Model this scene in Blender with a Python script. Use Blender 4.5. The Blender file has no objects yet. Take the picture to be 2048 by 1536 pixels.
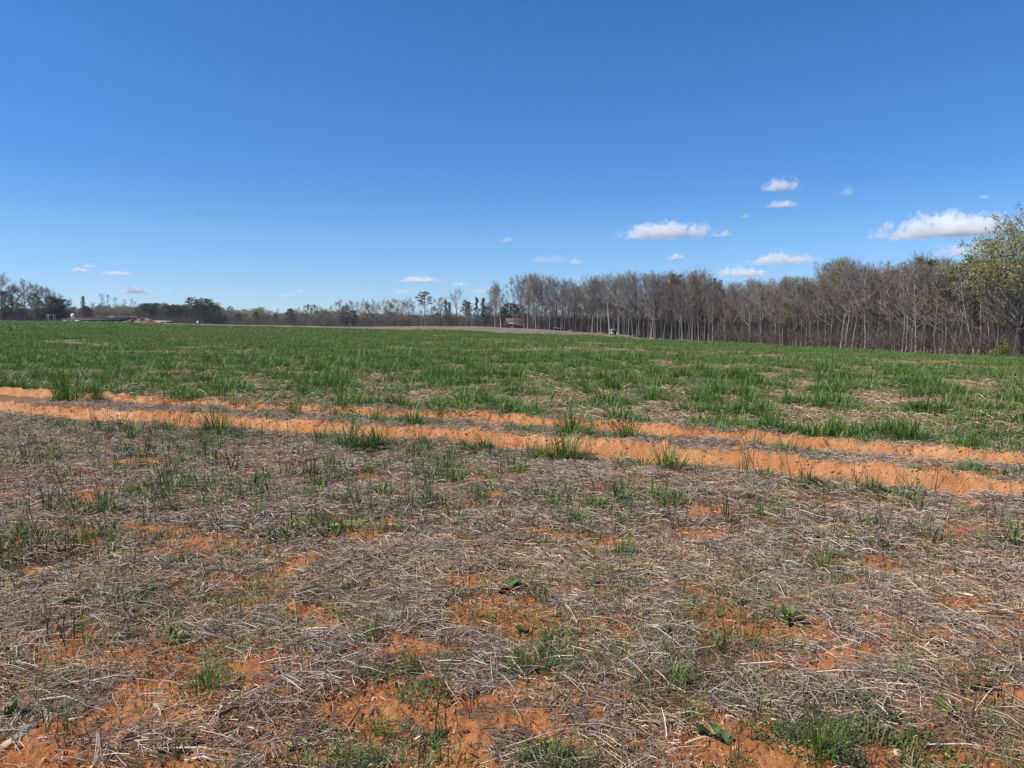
import bpy, math, random
import numpy as np
from mathutils import Vector, Matrix

# ------------------------------------------------------------------ camera
C = bpy.context.scene.collection
scene = bpy.context.scene
FOC = 1577.0            # focal length in pixels of the 2048 px wide photograph
CX, CY = 1024.0, 768.0
HORIZON = 648.0
PITCH = math.atan((CY - HORIZON) / FOC)
EYE = 1.6
cam_data = bpy.data.cameras.new('camera')
cam = bpy.data.objects.new('camera', cam_data)
C.objects.link(cam)
cam_data.sensor_fit = 'HORIZONTAL'
cam_data.sensor_width = 36.0
cam_data.lens = 36.0 * FOC / 2048.0
cam_data.clip_start = 0.05
cam_data.clip_end = 90000.0
cam.location = (0, 0, EYE)
cam.rotation_euler = (math.radians(90) - PITCH, 0, 0)
scene.camera = cam

# ------------------------------------------------------------------ world, sun, exposure
SUN_AZ = math.radians(-102)      # measured from straight ahead (+Y) towards +X: the sun stands on the left, a little behind
SUN_EL = math.radians(49)
SUN_DIR = Vector((math.sin(SUN_AZ) * math.cos(SUN_EL), math.cos(SUN_AZ) * math.cos(SUN_EL), math.sin(SUN_EL)))
world = bpy.data.worlds.new('World')
scene.world = world
world.use_nodes = True
wn = world.node_tree
bg = wn.nodes['Background']
sky = wn.nodes.new('ShaderNodeTexSky')
sky.sky_type = 'NISHITA'
sky.sun_disc = False
sky.sun_elevation = SUN_EL
sky.sun_rotation = SUN_AZ
sky.altitude = 0.0
sky.air_density = 0.6
sky.dust_density = 0.05
sky.ozone_density = 10.0
# a clear spring sky: deeper blue overhead, pale at the horizon (by elevation only, the same all round)
_tc = wn.nodes.new('ShaderNodeTexCoord'); _sx = wn.nodes.new('ShaderNodeSeparateXYZ')
wn.links.new(_tc.outputs['Generated'], _sx.inputs[0])
_rp = wn.nodes.new('ShaderNodeValToRGB'); _cr = _rp.color_ramp
for _p, _c in ((0.03, (1.17, 1.08, 1.0)), (0.095, (1.19, 1.25, 1.15)), (0.194, (0.86, 1.20, 1.29)), (0.368, (0.76, 1.30, 1.44))):
    _e = _cr.elements.new(_p); _e.color = (_c[0] / 2.4, _c[1] / 2.4, _c[2] / 2.4, 1)
_cr.elements.remove(_cr.elements[0]); _cr.elements.remove(_cr.elements[-1])
wn.links.new(_sx.outputs['Z'], _rp.inputs['Fac'])
_mx = wn.nodes.new('ShaderNodeMix'); _mx.data_type = 'RGBA'; _mx.blend_type = 'MULTIPLY'; _mx.inputs[0].default_value = 1.0
wn.links.new(sky.outputs['Color'], _mx.inputs[6]); wn.links.new(_rp.outputs['Color'], _mx.inputs[7])
_v = wn.nodes.new('ShaderNodeVectorMath'); _v.operation = 'SCALE'; _v.inputs['Scale'].default_value = 2.4
wn.links.new(_mx.outputs[2], _v.inputs[0]); wn.links.new(_v.outputs[0], bg.inputs['Color'])
bg.inputs['Strength'].default_value = 0.10
sun_data = bpy.data.lights.new('sun', 'SUN')
sun_data.energy = 5.0
sun_data.angle = math.radians(0.53)
sun_data.color = (1.0, 0.955, 0.89)
sun = bpy.data.objects.new('sun', sun_data)
C.objects.link(sun)
sun.location = SUN_DIR * 300
sun.rotation_euler = SUN_DIR.to_track_quat('Z', 'Y').to_euler()
vs = scene.view_settings
vs.view_transform = 'Standard'
vs.look = 'None'
vs.exposure = 0.35
vs.gamma = 1.0
vs.use_curve_mapping = False
cy = scene.cycles
cy.max_bounces = 14
cy.diffuse_bounces = 3
cy.glossy_bounces = 2
cy.transmission_bounces = 4
cy.transparent_max_bounces = 8
cy.volume_bounces = 14
cy.volume_step_rate = 1.0
cy.volume_max_steps = 128

# ------------------------------------------------------------------ helpers: photo pixels to rays
def ray(px, py):
    a = (px - CX) / FOC
    b = -(py - CY) / FOC
    cp, sp = math.cos(PITCH), math.sin(PITCH)
    return (a, cp + b * sp, -sp + b * cp)

def az_of(px, py=660.0):
    d = ray(px, py)
    return math.atan2(d[0], d[1])

def tan_of(px, py):
    """rise per metre of horizontal distance of the ray through a photo pixel"""
    d = ray(px, py)
    return d[2] / math.hypot(d[0], d[1])

# ------------------------------------------------------------------ numpy noise
def _hash(ix, iy, seed):
    h = (ix * 374761393 + iy * 668265263 + seed * 974634777) & 0xFFFFFFFF
    h = ((h ^ (h >> 13)) * 1274126177) & 0xFFFFFFFF
    return (h ^ (h >> 16)) & 0xFFFF

def gnoise(x, y, seed=0):
    x = np.asarray(x, float); y = np.asarray(y, float)
    x0 = np.floor(x).astype(np.int64); y0 = np.floor(y).astype(np.int64)
    fx, fy = x - x0, y - y0
    u = fx * fx * fx * (fx * (fx * 6 - 15) + 10)
    v = fy * fy * fy * (fy * (fy * 6 - 15) + 10)
    def g(i, j):
        a = _hash(x0 + i, y0 + j, seed) * (2 * math.pi / 65536.0)
        return np.cos(a) * (fx - i) + np.sin(a) * (fy - j)
    n0 = g(0, 0) * (1 - u) + g(1, 0) * u
    n1 = g(0, 1) * (1 - u) + g(1, 1) * u
    return (n0 * (1 - v) + n1 * v) * 1.5

def fbm(x, y, seed=0, octv=4, gain=0.5):
    s, a, f = 0.0, 1.0, 1.0
    for o in range(octv):
        s = s + a * gnoise(np.asarray(x) * f + 17.3 * o, np.asarray(y) * f - 9.1 * o, seed + o)
        a *= gain; f *= 2.03
    return s

def sstep(a, b, x):
    t = np.clip((np.asarray(x, float) - a) / (b - a), 0, 1)
    return t * t * (3 - 2 * t)

# ------------------------------------------------------------------ terrain
# photo column, distance of the tree line, photo row of the tree line's foot
EDGE = np.array([
    (-500, 330, 638), (0, 360, 641), (150, 400, 641.5), (330, 450, 646), (500, 480, 650), (700, 400, 653.5),
    (850, 350, 652.5), (960, 300, 653), (1026, 268, 656), (1100, 255, 660), (1200, 242, 667), (1300, 228, 678),
    (1450, 208, 686), (1600, 186, 694), (1800, 160, 706), (2000, 138, 714), (2060, 133, 717), (2500, 120, 722)], float)
E_AZ = np.array([az_of(p[0]) for p in EDGE])
E_D = EDGE[:, 1]
E_Z = np.array([EYE + p[1] * tan_of(p[0], p[2]) for p in EDGE])

def edge_d(az):
    return np.interp(az, E_AZ, E_D)

def macro(x, y):
    d = np.hypot(x, y)
    az = np.arctan2(x, y)
    D = np.interp(az, E_AZ, E_D)
    Z = np.interp(az, E_AZ, E_Z)
    back = sstep(2.6, 1.2, np.abs(az))
    t = np.clip((d - 14.0) / (D - 14.0), 0, None)
    t = np.where(t < 0.12, t * t / 0.24, t - 0.06) / 0.94
    t = np.where(t > 1, 1 + 0.25 * np.tanh(t - 1), t)
    z = Z * t * back
    z = z + 0.10 * fbm(x / 37.0, y / 37.0, 5, 2) * sstep(20, 60, d)
    return z

def unproject(px, py, dmax=600.0):
    """the point of the (smooth) ground seen at a photo pixel"""
    d = ray(px, py)
    h = math.hypot(d[0], d[1]); ux, uy, s = d[0] / h, d[1] / h, d[2] / h
    ts = np.geomspace(1.5, dmax, 3000)
    f = EYE + s * ts - macro(ux * ts, uy * ts)
    k = np.argmax(f < 0)
    t = ts[k] if f[k] < 0 else dmax
    return np.array([ux * t, uy * t])

def poly(pts):
    return np.array([unproject(*p) for p in pts])

RUT_A = poly([(-500, 792), (-200, 808), (0, 822), (200, 840), (440, 854), (690, 870), (870, 882), (1100, 899), (1400, 927),
              (1560, 946), (1780, 968), (2048, 992), (2300, 1020), (2700, 1065)])
RUT_B = poly([(-500, 752), (-200, 771), (0, 785), (230, 802), (390, 812), (600, 823), (900, 838), (1080, 851), (1230, 862), (1348, 875),
              (1560, 890), (1800, 908), (2048, 930), (2300, 952), (2700, 990)])

def side_dist(x, y, line):
    best = np.full(np.shape(x), 1e9); sgn = np.zeros(np.shape(x)); along = np.zeros(np.shape(x))
    acc = 0.0
    for a, b in zip(line[:-1], line[1:]):
        e = b - a; L = math.hypot(*e); e = e / L
        t = np.clip((x - a[0]) * e[0] + (y - a[1]) * e[1], 0, L)
        dx, dy = x - (a[0] + t * e[0]), y - (a[1] + t * e[1])
        q = np.hypot(dx, dy)
        m = q < best
        best = np.where(m, q, best)
        sgn = np.where(m, np.where(e[0] * dy - e[1] * dx > 0, 1.0, -1.0), sgn)
        along = np.where(m, acc + t, along)
        acc += L
    return best * sgn, along

CLAY_SPOTS = [  # photo column, row, half width, half height of bare clay among the litter
    (95, 1075, 70, 22), (345, 1100, 55, 22), (210, 1085, 50, 16), (470, 1105, 60, 18), (590, 1130, 45, 16), (60, 1180, 60, 15),
    (120, 1270, 90, 25), (300, 1410, 85, 32), (540, 1330, 40, 40), (950, 1170, 70, 16), (1060, 1255, 80, 28), (1000, 1240, 60, 18),
    (1210, 1195, 40, 22), (1445, 1235, 70, 28), (1500, 1265, 90, 16), (1640, 1330, 60, 16), (1740, 1250, 40, 12), (1840, 1255, 55, 20),
    (1560, 1320, 70, 12), (700, 1430, 75, 28), (930, 1480, 60, 40), (870, 1500, 50, 24), (1420, 1430, 40, 20), (1500, 1450, 50, 18),
    (1900, 1510, 95, 22), (1800, 1470, 60, 12), (1180, 1420, 40, 22), (260, 925, 50, 8), (160, 1015, 60, 9), (1060, 1090, 40, 10),
    (1580, 1060, 40, 8), (1620, 1145, 50, 9), (1940, 1165, 55, 12), (1590, 1105, 60, 9), (760, 1045, 40, 8), (560, 1500, 60, 22),
    (90, 1500, 60, 18), (1250, 1480, 50, 16), (760, 1290, 50, 18), (1850, 962, 150, 18), (1980, 978, 130, 16), (1690, 940, 110, 9), (1900, 945, 140, 9), (640, 1250, 45, 16), (1300, 1180, 40, 14), (1950, 1390, 60, 12)]
CLAY_P = [(unproject(a, b), unproject(a + c, b), unproject(a, b - e)) for a, b, c, e in CLAY_SPOTS]
FIELD_SPOTS = [  # bare straw patches out in the green
    (1460, 743, 45, 11), (1380, 733, 95, 6), (1350, 698, 75, 4), (1060, 686, 130, 5), (960, 683, 60, 4), (1920, 738, 80, 8),
    (1760, 742, 100, 7), (1800, 722, 120, 4), (1480, 720, 35, 5), (1640, 772, 60, 7), (1830, 800, 110, 10), (1700, 800, 70, 8),
    (250, 742, 55, 7), (170, 715, 30, 6), (350, 745, 80, 8), (500, 757, 60, 6), (340, 707, 25, 5), (760, 758, 40, 8), (420, 690, 30, 4),
    (830, 772, 40, 6), (950, 725, 50, 4), (880, 675, 70, 3), (1000, 770, 40, 6), (1150, 790, 60, 6), (1240, 800, 60, 6), (530, 750, 60, 8),
    (690, 685, 50, 3), (1100, 730, 60, 5), (1950, 770, 60, 6), (1240, 702, 90, 4), (100, 752, 60, 5), (1540, 790, 60, 6), (1600, 745, 60, 5)]
FIELD_P = [(unproject(a, b), unproject(a + c, b), unproject(a, b - e)) for a, b, c, e in FIELD_SPOTS]

def spots(x, y, lst, seed):
    m = np.zeros(np.shape(x))
    jx = 0.35 * fbm(np.asarray(x) * 1.1, np.asarray(y) * 1.1, seed, 3)
    for c, ex, ey in lst:
        rx = max(np.hypot(*(ex - c)), 0.05); ry = max(np.hypot(*(ey - c)), 0.05)
        q = np.sqrt(((x - c[0]) / rx) ** 2 + ((y - c[1]) / ry) ** 2) + jx
        m = np.maximum(m, sstep(1.25, 0.7, q))
    return m

# distance at which the green gives way to the brown stubble
GB = [(-500, 642), (0, 642.3), (150, 642.8), (250, 645), (330, 648.5), (500, 652.5), (650, 657), (850, 661.5), (1000, 667), (1100, 669.5), (1200, 673.5), (1300, 680)]
GB_AZ = np.array([az_of(p[0]) for p in GB] + [az_of(1360), 3.2])
GB_D = np.array([np.hypot(*unproject(*p)) for p in GB] + [float(edge_d(az_of(1360))), 220.0])

def green_end(az):
    d = np.interp(az, GB_AZ, GB_D)
    return np.where(az > GB_AZ[-2], edge_d(az) - 1.0, np.minimum(d, edge_d(az) - 1.0))

def masks(x, y):
    """clay, green cover (0..1), brown, rut zone and signed distances for ground points"""
    x = np.asarray(x, float); y = np.asarray(y, float)
    d = np.hypot(x, y); az = np.arctan2(x, y)
    sa, la = side_dist(x, y, RUT_A)
    sb, lb = side_dist(x, y, RUT_B)
    n1 = fbm(x * 2.2, y * 2.2, 31, 3)
    wa = sstep(-0.40, -0.24, sa + 0.07 * n1) * sstep(0.62, 0.44, sa + 0.10 * n1)
    wb = sstep(-0.36, -0.22, sb + 0.08 * n1) * sstep(0.58, 0.42, sb + 0.10 * n1)
    thin = sstep(0.25, -0.25, fbm(lb * 0.35, sb * 0.6, 40, 2) - 0.05)
    wb = wb * (0.80 + 0.20 * thin)
    rut = np.maximum(wa, wb)
    clay = np.zeros_like(d)
    near = (d < 16)
    clay[near] = np.maximum(spots(x[near], y[near], CLAY_P, 77) * (0.62 + 0.38 * sstep(-0.35, 0.10, fbm(x[near] * 4.2, y[near] * 4.2, 53, 2))),
                            0.92 * sstep(0.06, 0.36, 0.55 * fbm(x[near] * 0.9, y[near] * 1.3, 51, 2) + 0.55 * fbm(x[near] * 3.1, y[near] * 4.0, 55, 3) + 0.22 * sstep(6.5, 2.8, d[near]) - 0.10 * sstep(5.5, 7.5, d[near])))
    clay = np.maximum(clay * sstep(15, 9, d), rut)
    # green: beyond the back rut
    bare = np.zeros_like(d)
    mid = (d > 10) & (d < 130)
    bare[mid] = 0.75 * spots(x[mid], y[mid], FIELD_P, 91) * (0.35 + 0.65 * sstep(-.35, .25, fbm(x[mid] * 1.6, y[mid] * 1.6, 93, 2)))
    nz = fbm(x * 0.30, y * 0.42, 61, 3) + 0.45 * fbm(x * 1.3, y * 1.3, 65, 2)
    bare = np.maximum(bare, 0.80 * sstep(0.48, 0.85, nz) * sstep(60, 25, d))
    edge_fade = sstep(0.30, 0.65, sb + 0.25 * n1)
    green = edge_fade * (1 - bare) * sstep(0, -0.12, (d - green_end(az)) / np.maximum(d, 1) + 0.05 * fbm(x / 9, y / 9, 71, 2))
    return clay, green, rut, sa, sb, la, lb, d, az

def rut_relief(sa, sb, la, lb, x, y):
    cr = fbm(x * 5.5, y * 5.5, 11, 3)
    lug = np.abs(gnoise(la * 3.2, sa * 1.2, 13))
    def prof(s, dep, berm, w):
        s = s + 0.035 * cr
        z = -dep * sstep(-w - 0.16, -w + 0.02, s) * sstep(w + 0.12, w - 0.02, s)
        z = z + berm * np.exp(-((s - w - 0.26) / 0.14) ** 2) + 0.35 * berm * np.exp(-((s + w + 0.26) / 0.12) ** 2)
        return z
    fade_a = 0.35 + 0.65 * sstep(6.4, 2.2, x)
    za = prof(sa, 0.13, 0.085, 0.20) * fade_a
    zb = prof(sb, 0.12, 0.075, 0.21) * (0.55 + 0.45 * sstep(7.0, 3.0, x))
    crumb = (np.abs(cr) * 0.05 + lug * 0.035) * (sstep(-0.05, 0.2, sa) * sstep(0.7, 0.45, sa) + sstep(-0.05, 0.2, sb) * sstep(0.6, 0.4, sb))
    fine = 0.016 * fbm(x * 13, y * 13, 17, 2) * np.maximum(sstep(0.0, 0.2, sa) * sstep(0.75, 0.5, sa), sstep(0.0, 0.2, sb) * sstep(0.65, 0.45, sb))
    return za + zb + crumb * 0.9 + fine

def height(x, y, full=True):
    x = np.asarray(x, float); y = np.asarray(y, float)
    z = macro(x, y)
    d = np.hypot(x, y)
    k = d < 45
    if full and np.any(k):
        X, Y = x[k], y[k]
        sa, la = side_dist(X, Y, RUT_A); sb, lb = side_dist(X, Y, RUT_B)
        near_fade = sstep(45, 14, d[k])
        r = rut_relief(sa, sb, la, lb, X, Y)
        micro = 0.045 * fbm(X * 0.8, Y * 0.8, 21, 2) + 0.022 * fbm(X * 3.1, Y * 3.1, 23, 3)
        flat = 1 - 0.7 * (sstep(0.45, 0.2, np.abs(sa)) + sstep(0.4, 0.2, np.abs(sb)))
        z = z.copy()
        z[k] = z[k] + r + micro * near_fade * np.clip(flat, 0.2, 1)
    return z

def hz(x, y):
    return float(height(np.array([x]), np.array([y]))[0])

# ------------------------------------------------------------------ materials
def mat(name):
    m = bpy.data.materials.new(name); m.use_nodes = True
    nt = m.node_tree
    return m, nt, nt.nodes['Principled BSDF'], nt.nodes['Material Output']

def setp(b, **kw):
    for k, v in kw.items():
        b.inputs[k.replace('_', ' ')].default_value = v

def node(nt, typ, **kw):
    n = nt.nodes.new(typ)
    for k, v in kw.items():
        setattr(n, k, v)
    return n

def ramp(nt, fac, stops, interp='LINEAR'):
    r = nt.nodes.new('ShaderNodeValToRGB')
    cr = r.color_ramp; cr.interpolation = interp
    while len(cr.elements) > 1:
        cr.elements.remove(cr.elements[-1])
    cr.elements[0].position = stops[0][0]; cr.elements[0].color = (*stops[0][1], 1)
    for p, c in stops[1:]:
        e = cr.elements.new(p); e.color = (*c, 1)
    nt.links.new(fac, r.inputs['Fac'])
    return r.outputs['Color']

def mixc(nt, fac, a, b, mode='MIX'):
    n = nt.nodes.new('ShaderNodeMix'); n.data_type = 'RGBA'; n.blend_type = mode
    for sock, v in ((n.inputs[0], fac), (n.inputs[6], a), (n.inputs[7], b)):
        if isinstance(v, (int, float)): sock.default_value = v
        elif isinstance(v, tuple): sock.default_value = (*v, 1)
        else: nt.links.new(v, sock)
    return n.outputs[2]

def math_n(nt, op, a, b=None, clamp=False):
    n = nt.nodes.new('ShaderNodeMath'); n.operation = op; n.use_clamp = clamp
    for s, v in ((n.inputs[0], a), (n.inputs[1], b)):
        if v is None: continue
        if isinstance(v, (int, float)): s.default_value = v
        else: nt.links.new(v, s)
    return n.outputs[0]

def noise(nt, vec, scale, detail=4, rough=0.6):
    n = nt.nodes.new('ShaderNodeTexNoise')
    n.inputs['Scale'].default_value = scale; n.inputs['Detail'].default_value = detail; n.inputs['Roughness'].default_value = rough
    if vec is not None: nt.links.new(vec, n.inputs['Vector'])
    return n.outputs['Fac']

def bump(nt, bsdf, hgt, strength, dist):
    b = nt.nodes.new('ShaderNodeBump'); b.inputs['Strength'].default_value = strength; b.inputs['Distance'].default_value = dist
    nt.links.new(hgt, b.inputs['Height']); nt.links.new(b.outputs['Normal'], bsdf.inputs['Normal'])

def ground_material():
    m, nt, b, out = mat('field_ground')
    setp(b, Roughness=0.95); b.inputs['Specular IOR Level'].default_value = 0.15
    geo = nt.nodes.new('ShaderNodeNewGeometry'); P = geo.outputs['Position']
    at = node(nt, 'ShaderNodeAttribute', attribute_name='cover')
    sep = nt.nodes.new('ShaderNodeSeparateColor'); nt.links.new(at.outputs['Color'], sep.inputs[0])
    n_f = noise(nt, P, 9, 8, 0.7); n_c = noise(nt, P, 1.3, 5); n_ff = noise(nt, P, 70, 4, 0.7); n_big = noise(nt, P, 0.09, 5)
    clay = ramp(nt, mixc(nt, 0.5, n_f, n_c), [(0.30, (0.37, 0.165, 0.066)), (0.5, (0.52, 0.265, 0.12)), (0.68, (0.64, 0.385, 0.205))])
    raw = ramp(nt, mixc(nt, 0.5, n_f, n_c), [(0.30, (0.30, 0.098, 0.034)), (0.5, (0.46, 0.178, 0.062)), (0.68, (0.57, 0.265, 0.115))])
    clay = mixc(nt, math_n(nt, 'MULTIPLY', at.outputs['Alpha'], ramp(nt, n_c, [(0.35, (0.25, 0.25, 0.25)), (0.65, (0.95, 0.95, 0.95))])), raw, clay)      # dust ground pale by wheels in the ruts, raw clay elsewhere
    clay = mixc(nt, math_n(nt, 'MULTIPLY', n_ff, 0.35), clay, (0.30, 0.125, 0.05))
    thatch = ramp(nt, mixc(nt, 0.6, n_f, n_ff), [(0.25, (0.12, 0.056, 0.028)), (0.5, (0.22, 0.112, 0.058)), (0.72, (0.36, 0.21, 0.125))])
    grass = ramp(nt, mixc(nt, 0.4, n_c, n_f), [(0.3, (0.07, 0.10, 0.03)), (0.48, (0.14, 0.145, 0.06)), (0.66, (0.30, 0.23, 0.14))])
    stub = ramp(nt, mixc(nt, 0.45, n_big, n_f), [(0.32, (0.112, 0.084, 0.054)), (0.5, (0.185, 0.143, 0.093)), (0.66, (0.265, 0.215, 0.143))])
    fac = math_n(nt, 'ADD', sep.outputs[0], math_n(nt, 'MULTIPLY', math_n(nt, 'SUBTRACT', n_f, 0.5), 0.9))
    w1 = ramp(nt, fac, [(0.38, (0, 0, 0)), (0.56, (1, 1, 1))])
    c = mixc(nt, w1, thatch, clay)
    g2 = math_n(nt, 'ADD', sep.outputs[1], math_n(nt, 'MULTIPLY', math_n(nt, 'SUBTRACT', n_c, 0.5), 0.6))
    w2 = ramp(nt, g2, [(0.3, (0, 0, 0)), (0.62, (1, 1, 1))])
    c = mixc(nt, w2, c, grass)
    w3 = ramp(nt, math_n(nt, 'ADD', sep.outputs[2], math_n(nt, 'MULTIPLY', math_n(nt, 'SUBTRACT', n_big, 0.5), 0.4)), [(0.35, (0, 0, 0)), (0.65, (1, 1, 1))])
    c = mixc(nt, w3, c, stub)
    nt.links.new(c, b.inputs['Base Color'])
    n_g = noise(nt, P, 28, 6, 0.75)
    bump(nt, b, mixc(nt, 0.6, n_f, n_g), 1.0, 0.045)
    return m

def straw_material(name, stops, rough=0.7, trans=0.0):
    m, nt, b, out = mat(name)
    setp(b, Roughness=rough); b.inputs['Specular IOR Level'].default_value = 0.25
    at = node(nt, 'ShaderNodeAttribute', attribute_name='tint')
    oi = nt.nodes.new('ShaderNodeObjectInfo')
    c = ramp(nt, at.outputs['Fac'], stops)
    v = math_n(nt, 'MULTIPLY_ADD', oi.outputs['Random'], 0.35); v.node.inputs[2].default_value = 0.82
    c = mixc(nt, 1.0, c, v, 'MULTIPLY')
    nt.links.new(c, b.inputs['Base Color'])
    if trans > 0:
        setp(b, Roughness=min(rough, .55)); b.inputs['Specular IOR Level'].default_value = .28
        tr = nt.nodes.new('ShaderNodeBsdfTranslucent')
        nt.links.new(mixc(nt, 1.0, c, (1.0, 1.15, 0.6), 'MULTIPLY'), tr.inputs['Color'])
        mx = nt.nodes.new('ShaderNodeMixShader'); mx.inputs[0].default_value = trans
        nt.links.new(b.outputs[0], mx.inputs[1]); nt.links.new(tr.outputs[0], mx.inputs[2])
        nt.links.new(mx.outputs[0], out.inputs['Surface'])
    return m

def bark_material(name, c0, c1):
    m, nt, b, out = mat(name)
    setp(b, Roughness=0.9); b.inputs['Specular IOR Level'].default_value = 0.2
    oi = nt.nodes.new('ShaderNodeObjectInfo')
    tc = nt.nodes.new('ShaderNodeTexCoord')
    mp = nt.nodes.new('ShaderNodeMapping'); mp.inputs['Scale'].default_value = (3, 3, 0.5)
    nt.links.new(tc.outputs['Object'], mp.inputs['Vector'])
    n = noise(nt, mp.outputs[0], 2.0, 6, 0.7)
    f = math_n(nt, 'ADD', math_n(nt, 'MULTIPLY', oi.outputs['Random'], 0.75), math_n(nt, 'MULTIPLY', math_n(nt, 'SUBTRACT', n, 0.38), 0.9))
    nt.links.new(ramp(nt, f, [(0.05, c0), (0.85, c1)]), b.inputs['Base Color'])
    bump(nt, b, n, 0.6, 0.05)
    return m

def plain_material(name, c, rough=0.7, metallic=0.0, var=0.25, scale=4.0, bmp=0.0):
    m, nt, b, out = mat(name)
    setp(b, Roughness=rough, Metallic=metallic); b.inputs['Specular IOR Level'].default_value = 0.3
    tc = nt.nodes.new('ShaderNodeTexCoord')
    n = noise(nt, tc.outputs['Object'], scale, 6, 0.65)
    lo = tuple(v * (1 - var) for v in c); hi = tuple(min(1, v * (1 + var)) for v in c)
    nt.links.new(ramp(nt, n, [(0.3, lo), (0.7, hi)]), b.inputs['Base Color'])
    if bmp: bump(nt, b, n, bmp, 0.02)
    return m

M_ground = ground_material()
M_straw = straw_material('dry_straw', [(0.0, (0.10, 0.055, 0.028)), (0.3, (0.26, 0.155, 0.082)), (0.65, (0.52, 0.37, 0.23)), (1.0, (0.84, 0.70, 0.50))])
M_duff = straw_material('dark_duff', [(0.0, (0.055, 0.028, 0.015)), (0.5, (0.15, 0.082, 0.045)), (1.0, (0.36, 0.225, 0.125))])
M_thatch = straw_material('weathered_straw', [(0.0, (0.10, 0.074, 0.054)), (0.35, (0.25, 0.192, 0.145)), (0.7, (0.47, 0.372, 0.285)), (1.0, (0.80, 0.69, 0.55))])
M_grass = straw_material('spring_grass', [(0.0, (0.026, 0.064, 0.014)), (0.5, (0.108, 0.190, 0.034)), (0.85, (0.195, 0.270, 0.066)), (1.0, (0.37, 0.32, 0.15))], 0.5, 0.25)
M_weed = straw_material('weed_leaf', [(0.0, (0.035, 0.060, 0.016)), (0.6, (0.075, 0.118, 0.032)), (1.0, (0.16, 0.19, 0.06))], 0.55, 0.2)
M_olive = straw_material('dull_grass', [(0.0, (0.07, 0.078, 0.028)), (0.5, (0.135, 0.155, 0.055)), (1.0, (0.34, 0.29, 0.15))], 0.6, 0.15)
M_stem = straw_material('dead_stem', [(0.0, (0.055, 0.042, 0.028)), (0.6, (0.10, 0.08, 0.05)), (1.0, (0.19, 0.15, 0.09))])
M_clod = plain_material('clay_clod', (0.50, 0.245, 0.11), 0.95, 0, 0.25, 30)
M_bark = bark_material('grey_bark', (0.07, 0.057, 0.048), (0.30, 0.26, 0.22))
M_pale = bark_material('pale_bark', (0.17, 0.148, 0.127), (0.39, 0.35, 0.305))
M_dark = bark_material('dark_bark', (0.035, 0.028, 0.024), (0.12, 0.095, 0.08))
M_twig = straw_material('twigs', [(0.0, (0.10, 0.082, 0.069)), (0.5, (0.215, 0.182, 0.155)), (1.0, (0.40, 0.35, 0.305))], 0.9)
M_leaf_green = straw_material('new_leaf_green', [(0.0, (0.12, 0.15, 0.035)), (0.5, (0.22, 0.26, 0.075)), (1.0, (0.36, 0.38, 0.16))], 0.6, 0.3)
M_leaf_gold = straw_material('new_leaf_gold', [(0.0, (0.15, 0.13, 0.03)), (0.5, (0.29, 0.25, 0.075)), (1.0, (0.42, 0.37, 0.15))], 0.6, 0.3)
M_leaf_rust = straw_material('bud_rust', [(0.0, (0.12, 0.065, 0.035)), (0.5, (0.21, 0.115, 0.06)), (1.0, (0.32, 0.19, 0.11))], 0.7, 0.2)
M_needle = straw_material('pine_needle', [(0.0, (0.010, 0.020, 0.010)), (0.5, (0.026, 0.048, 0.020)), (1.0, (0.055, 0.085, 0.036))], 0.6, 0.1)
M_brush = straw_material('brush_twig', [(0.0, (0.065, 0.053, 0.042)), (0.6, (0.13, 0.108, 0.086)), (1.0, (0.24, 0.20, 0.16))], 0.9)

# ------------------------------------------------------------------ mesh helpers
def make_mesh(name, verts, faces, mats, tint=None, smooth=False, midx=None):
    me = bpy.data.meshes.new(name)
    verts = np.asarray(verts, np.float32).reshape(-1, 3)
    tot = np.array([len(f) for f in faces], np.int32) if not isinstance(faces, np.ndarray) else np.full(len(faces), faces.shape[1], np.int32)
    idx = np.concatenate([np.asarray(f, np.int32) for f in faces]) if not isinstance(faces, np.ndarray) else faces.astype(np.int32).ravel()
    me.vertices.add(len(verts)); me.vertices.foreach_set('co', verts.ravel())
    me.loops.add(len(idx)); me.loops.foreach_set('vertex_index', idx)
    me.polygons.add(len(tot))
    me.polygons.foreach_set('loop_start', np.concatenate([[0], np.cumsum(tot)[:-1]]).astype(np.int32))
    me.polygons.foreach_set('loop_total', tot)
    if smooth: me.polygons.foreach_set('use_smooth', np.ones(len(tot), bool))
    for m in mats: me.materials.append(m)
    if midx is not None: me.polygons.foreach_set('material_index', np.asarray(midx, np.int32))
    if tint is not None:
        a = me.attributes.new('tint', 'FLOAT', 'POINT'); a.data.foreach_set('value', np.asarray(tint, np.float32))
    me.update(calc_edges=True)
    return me

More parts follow.
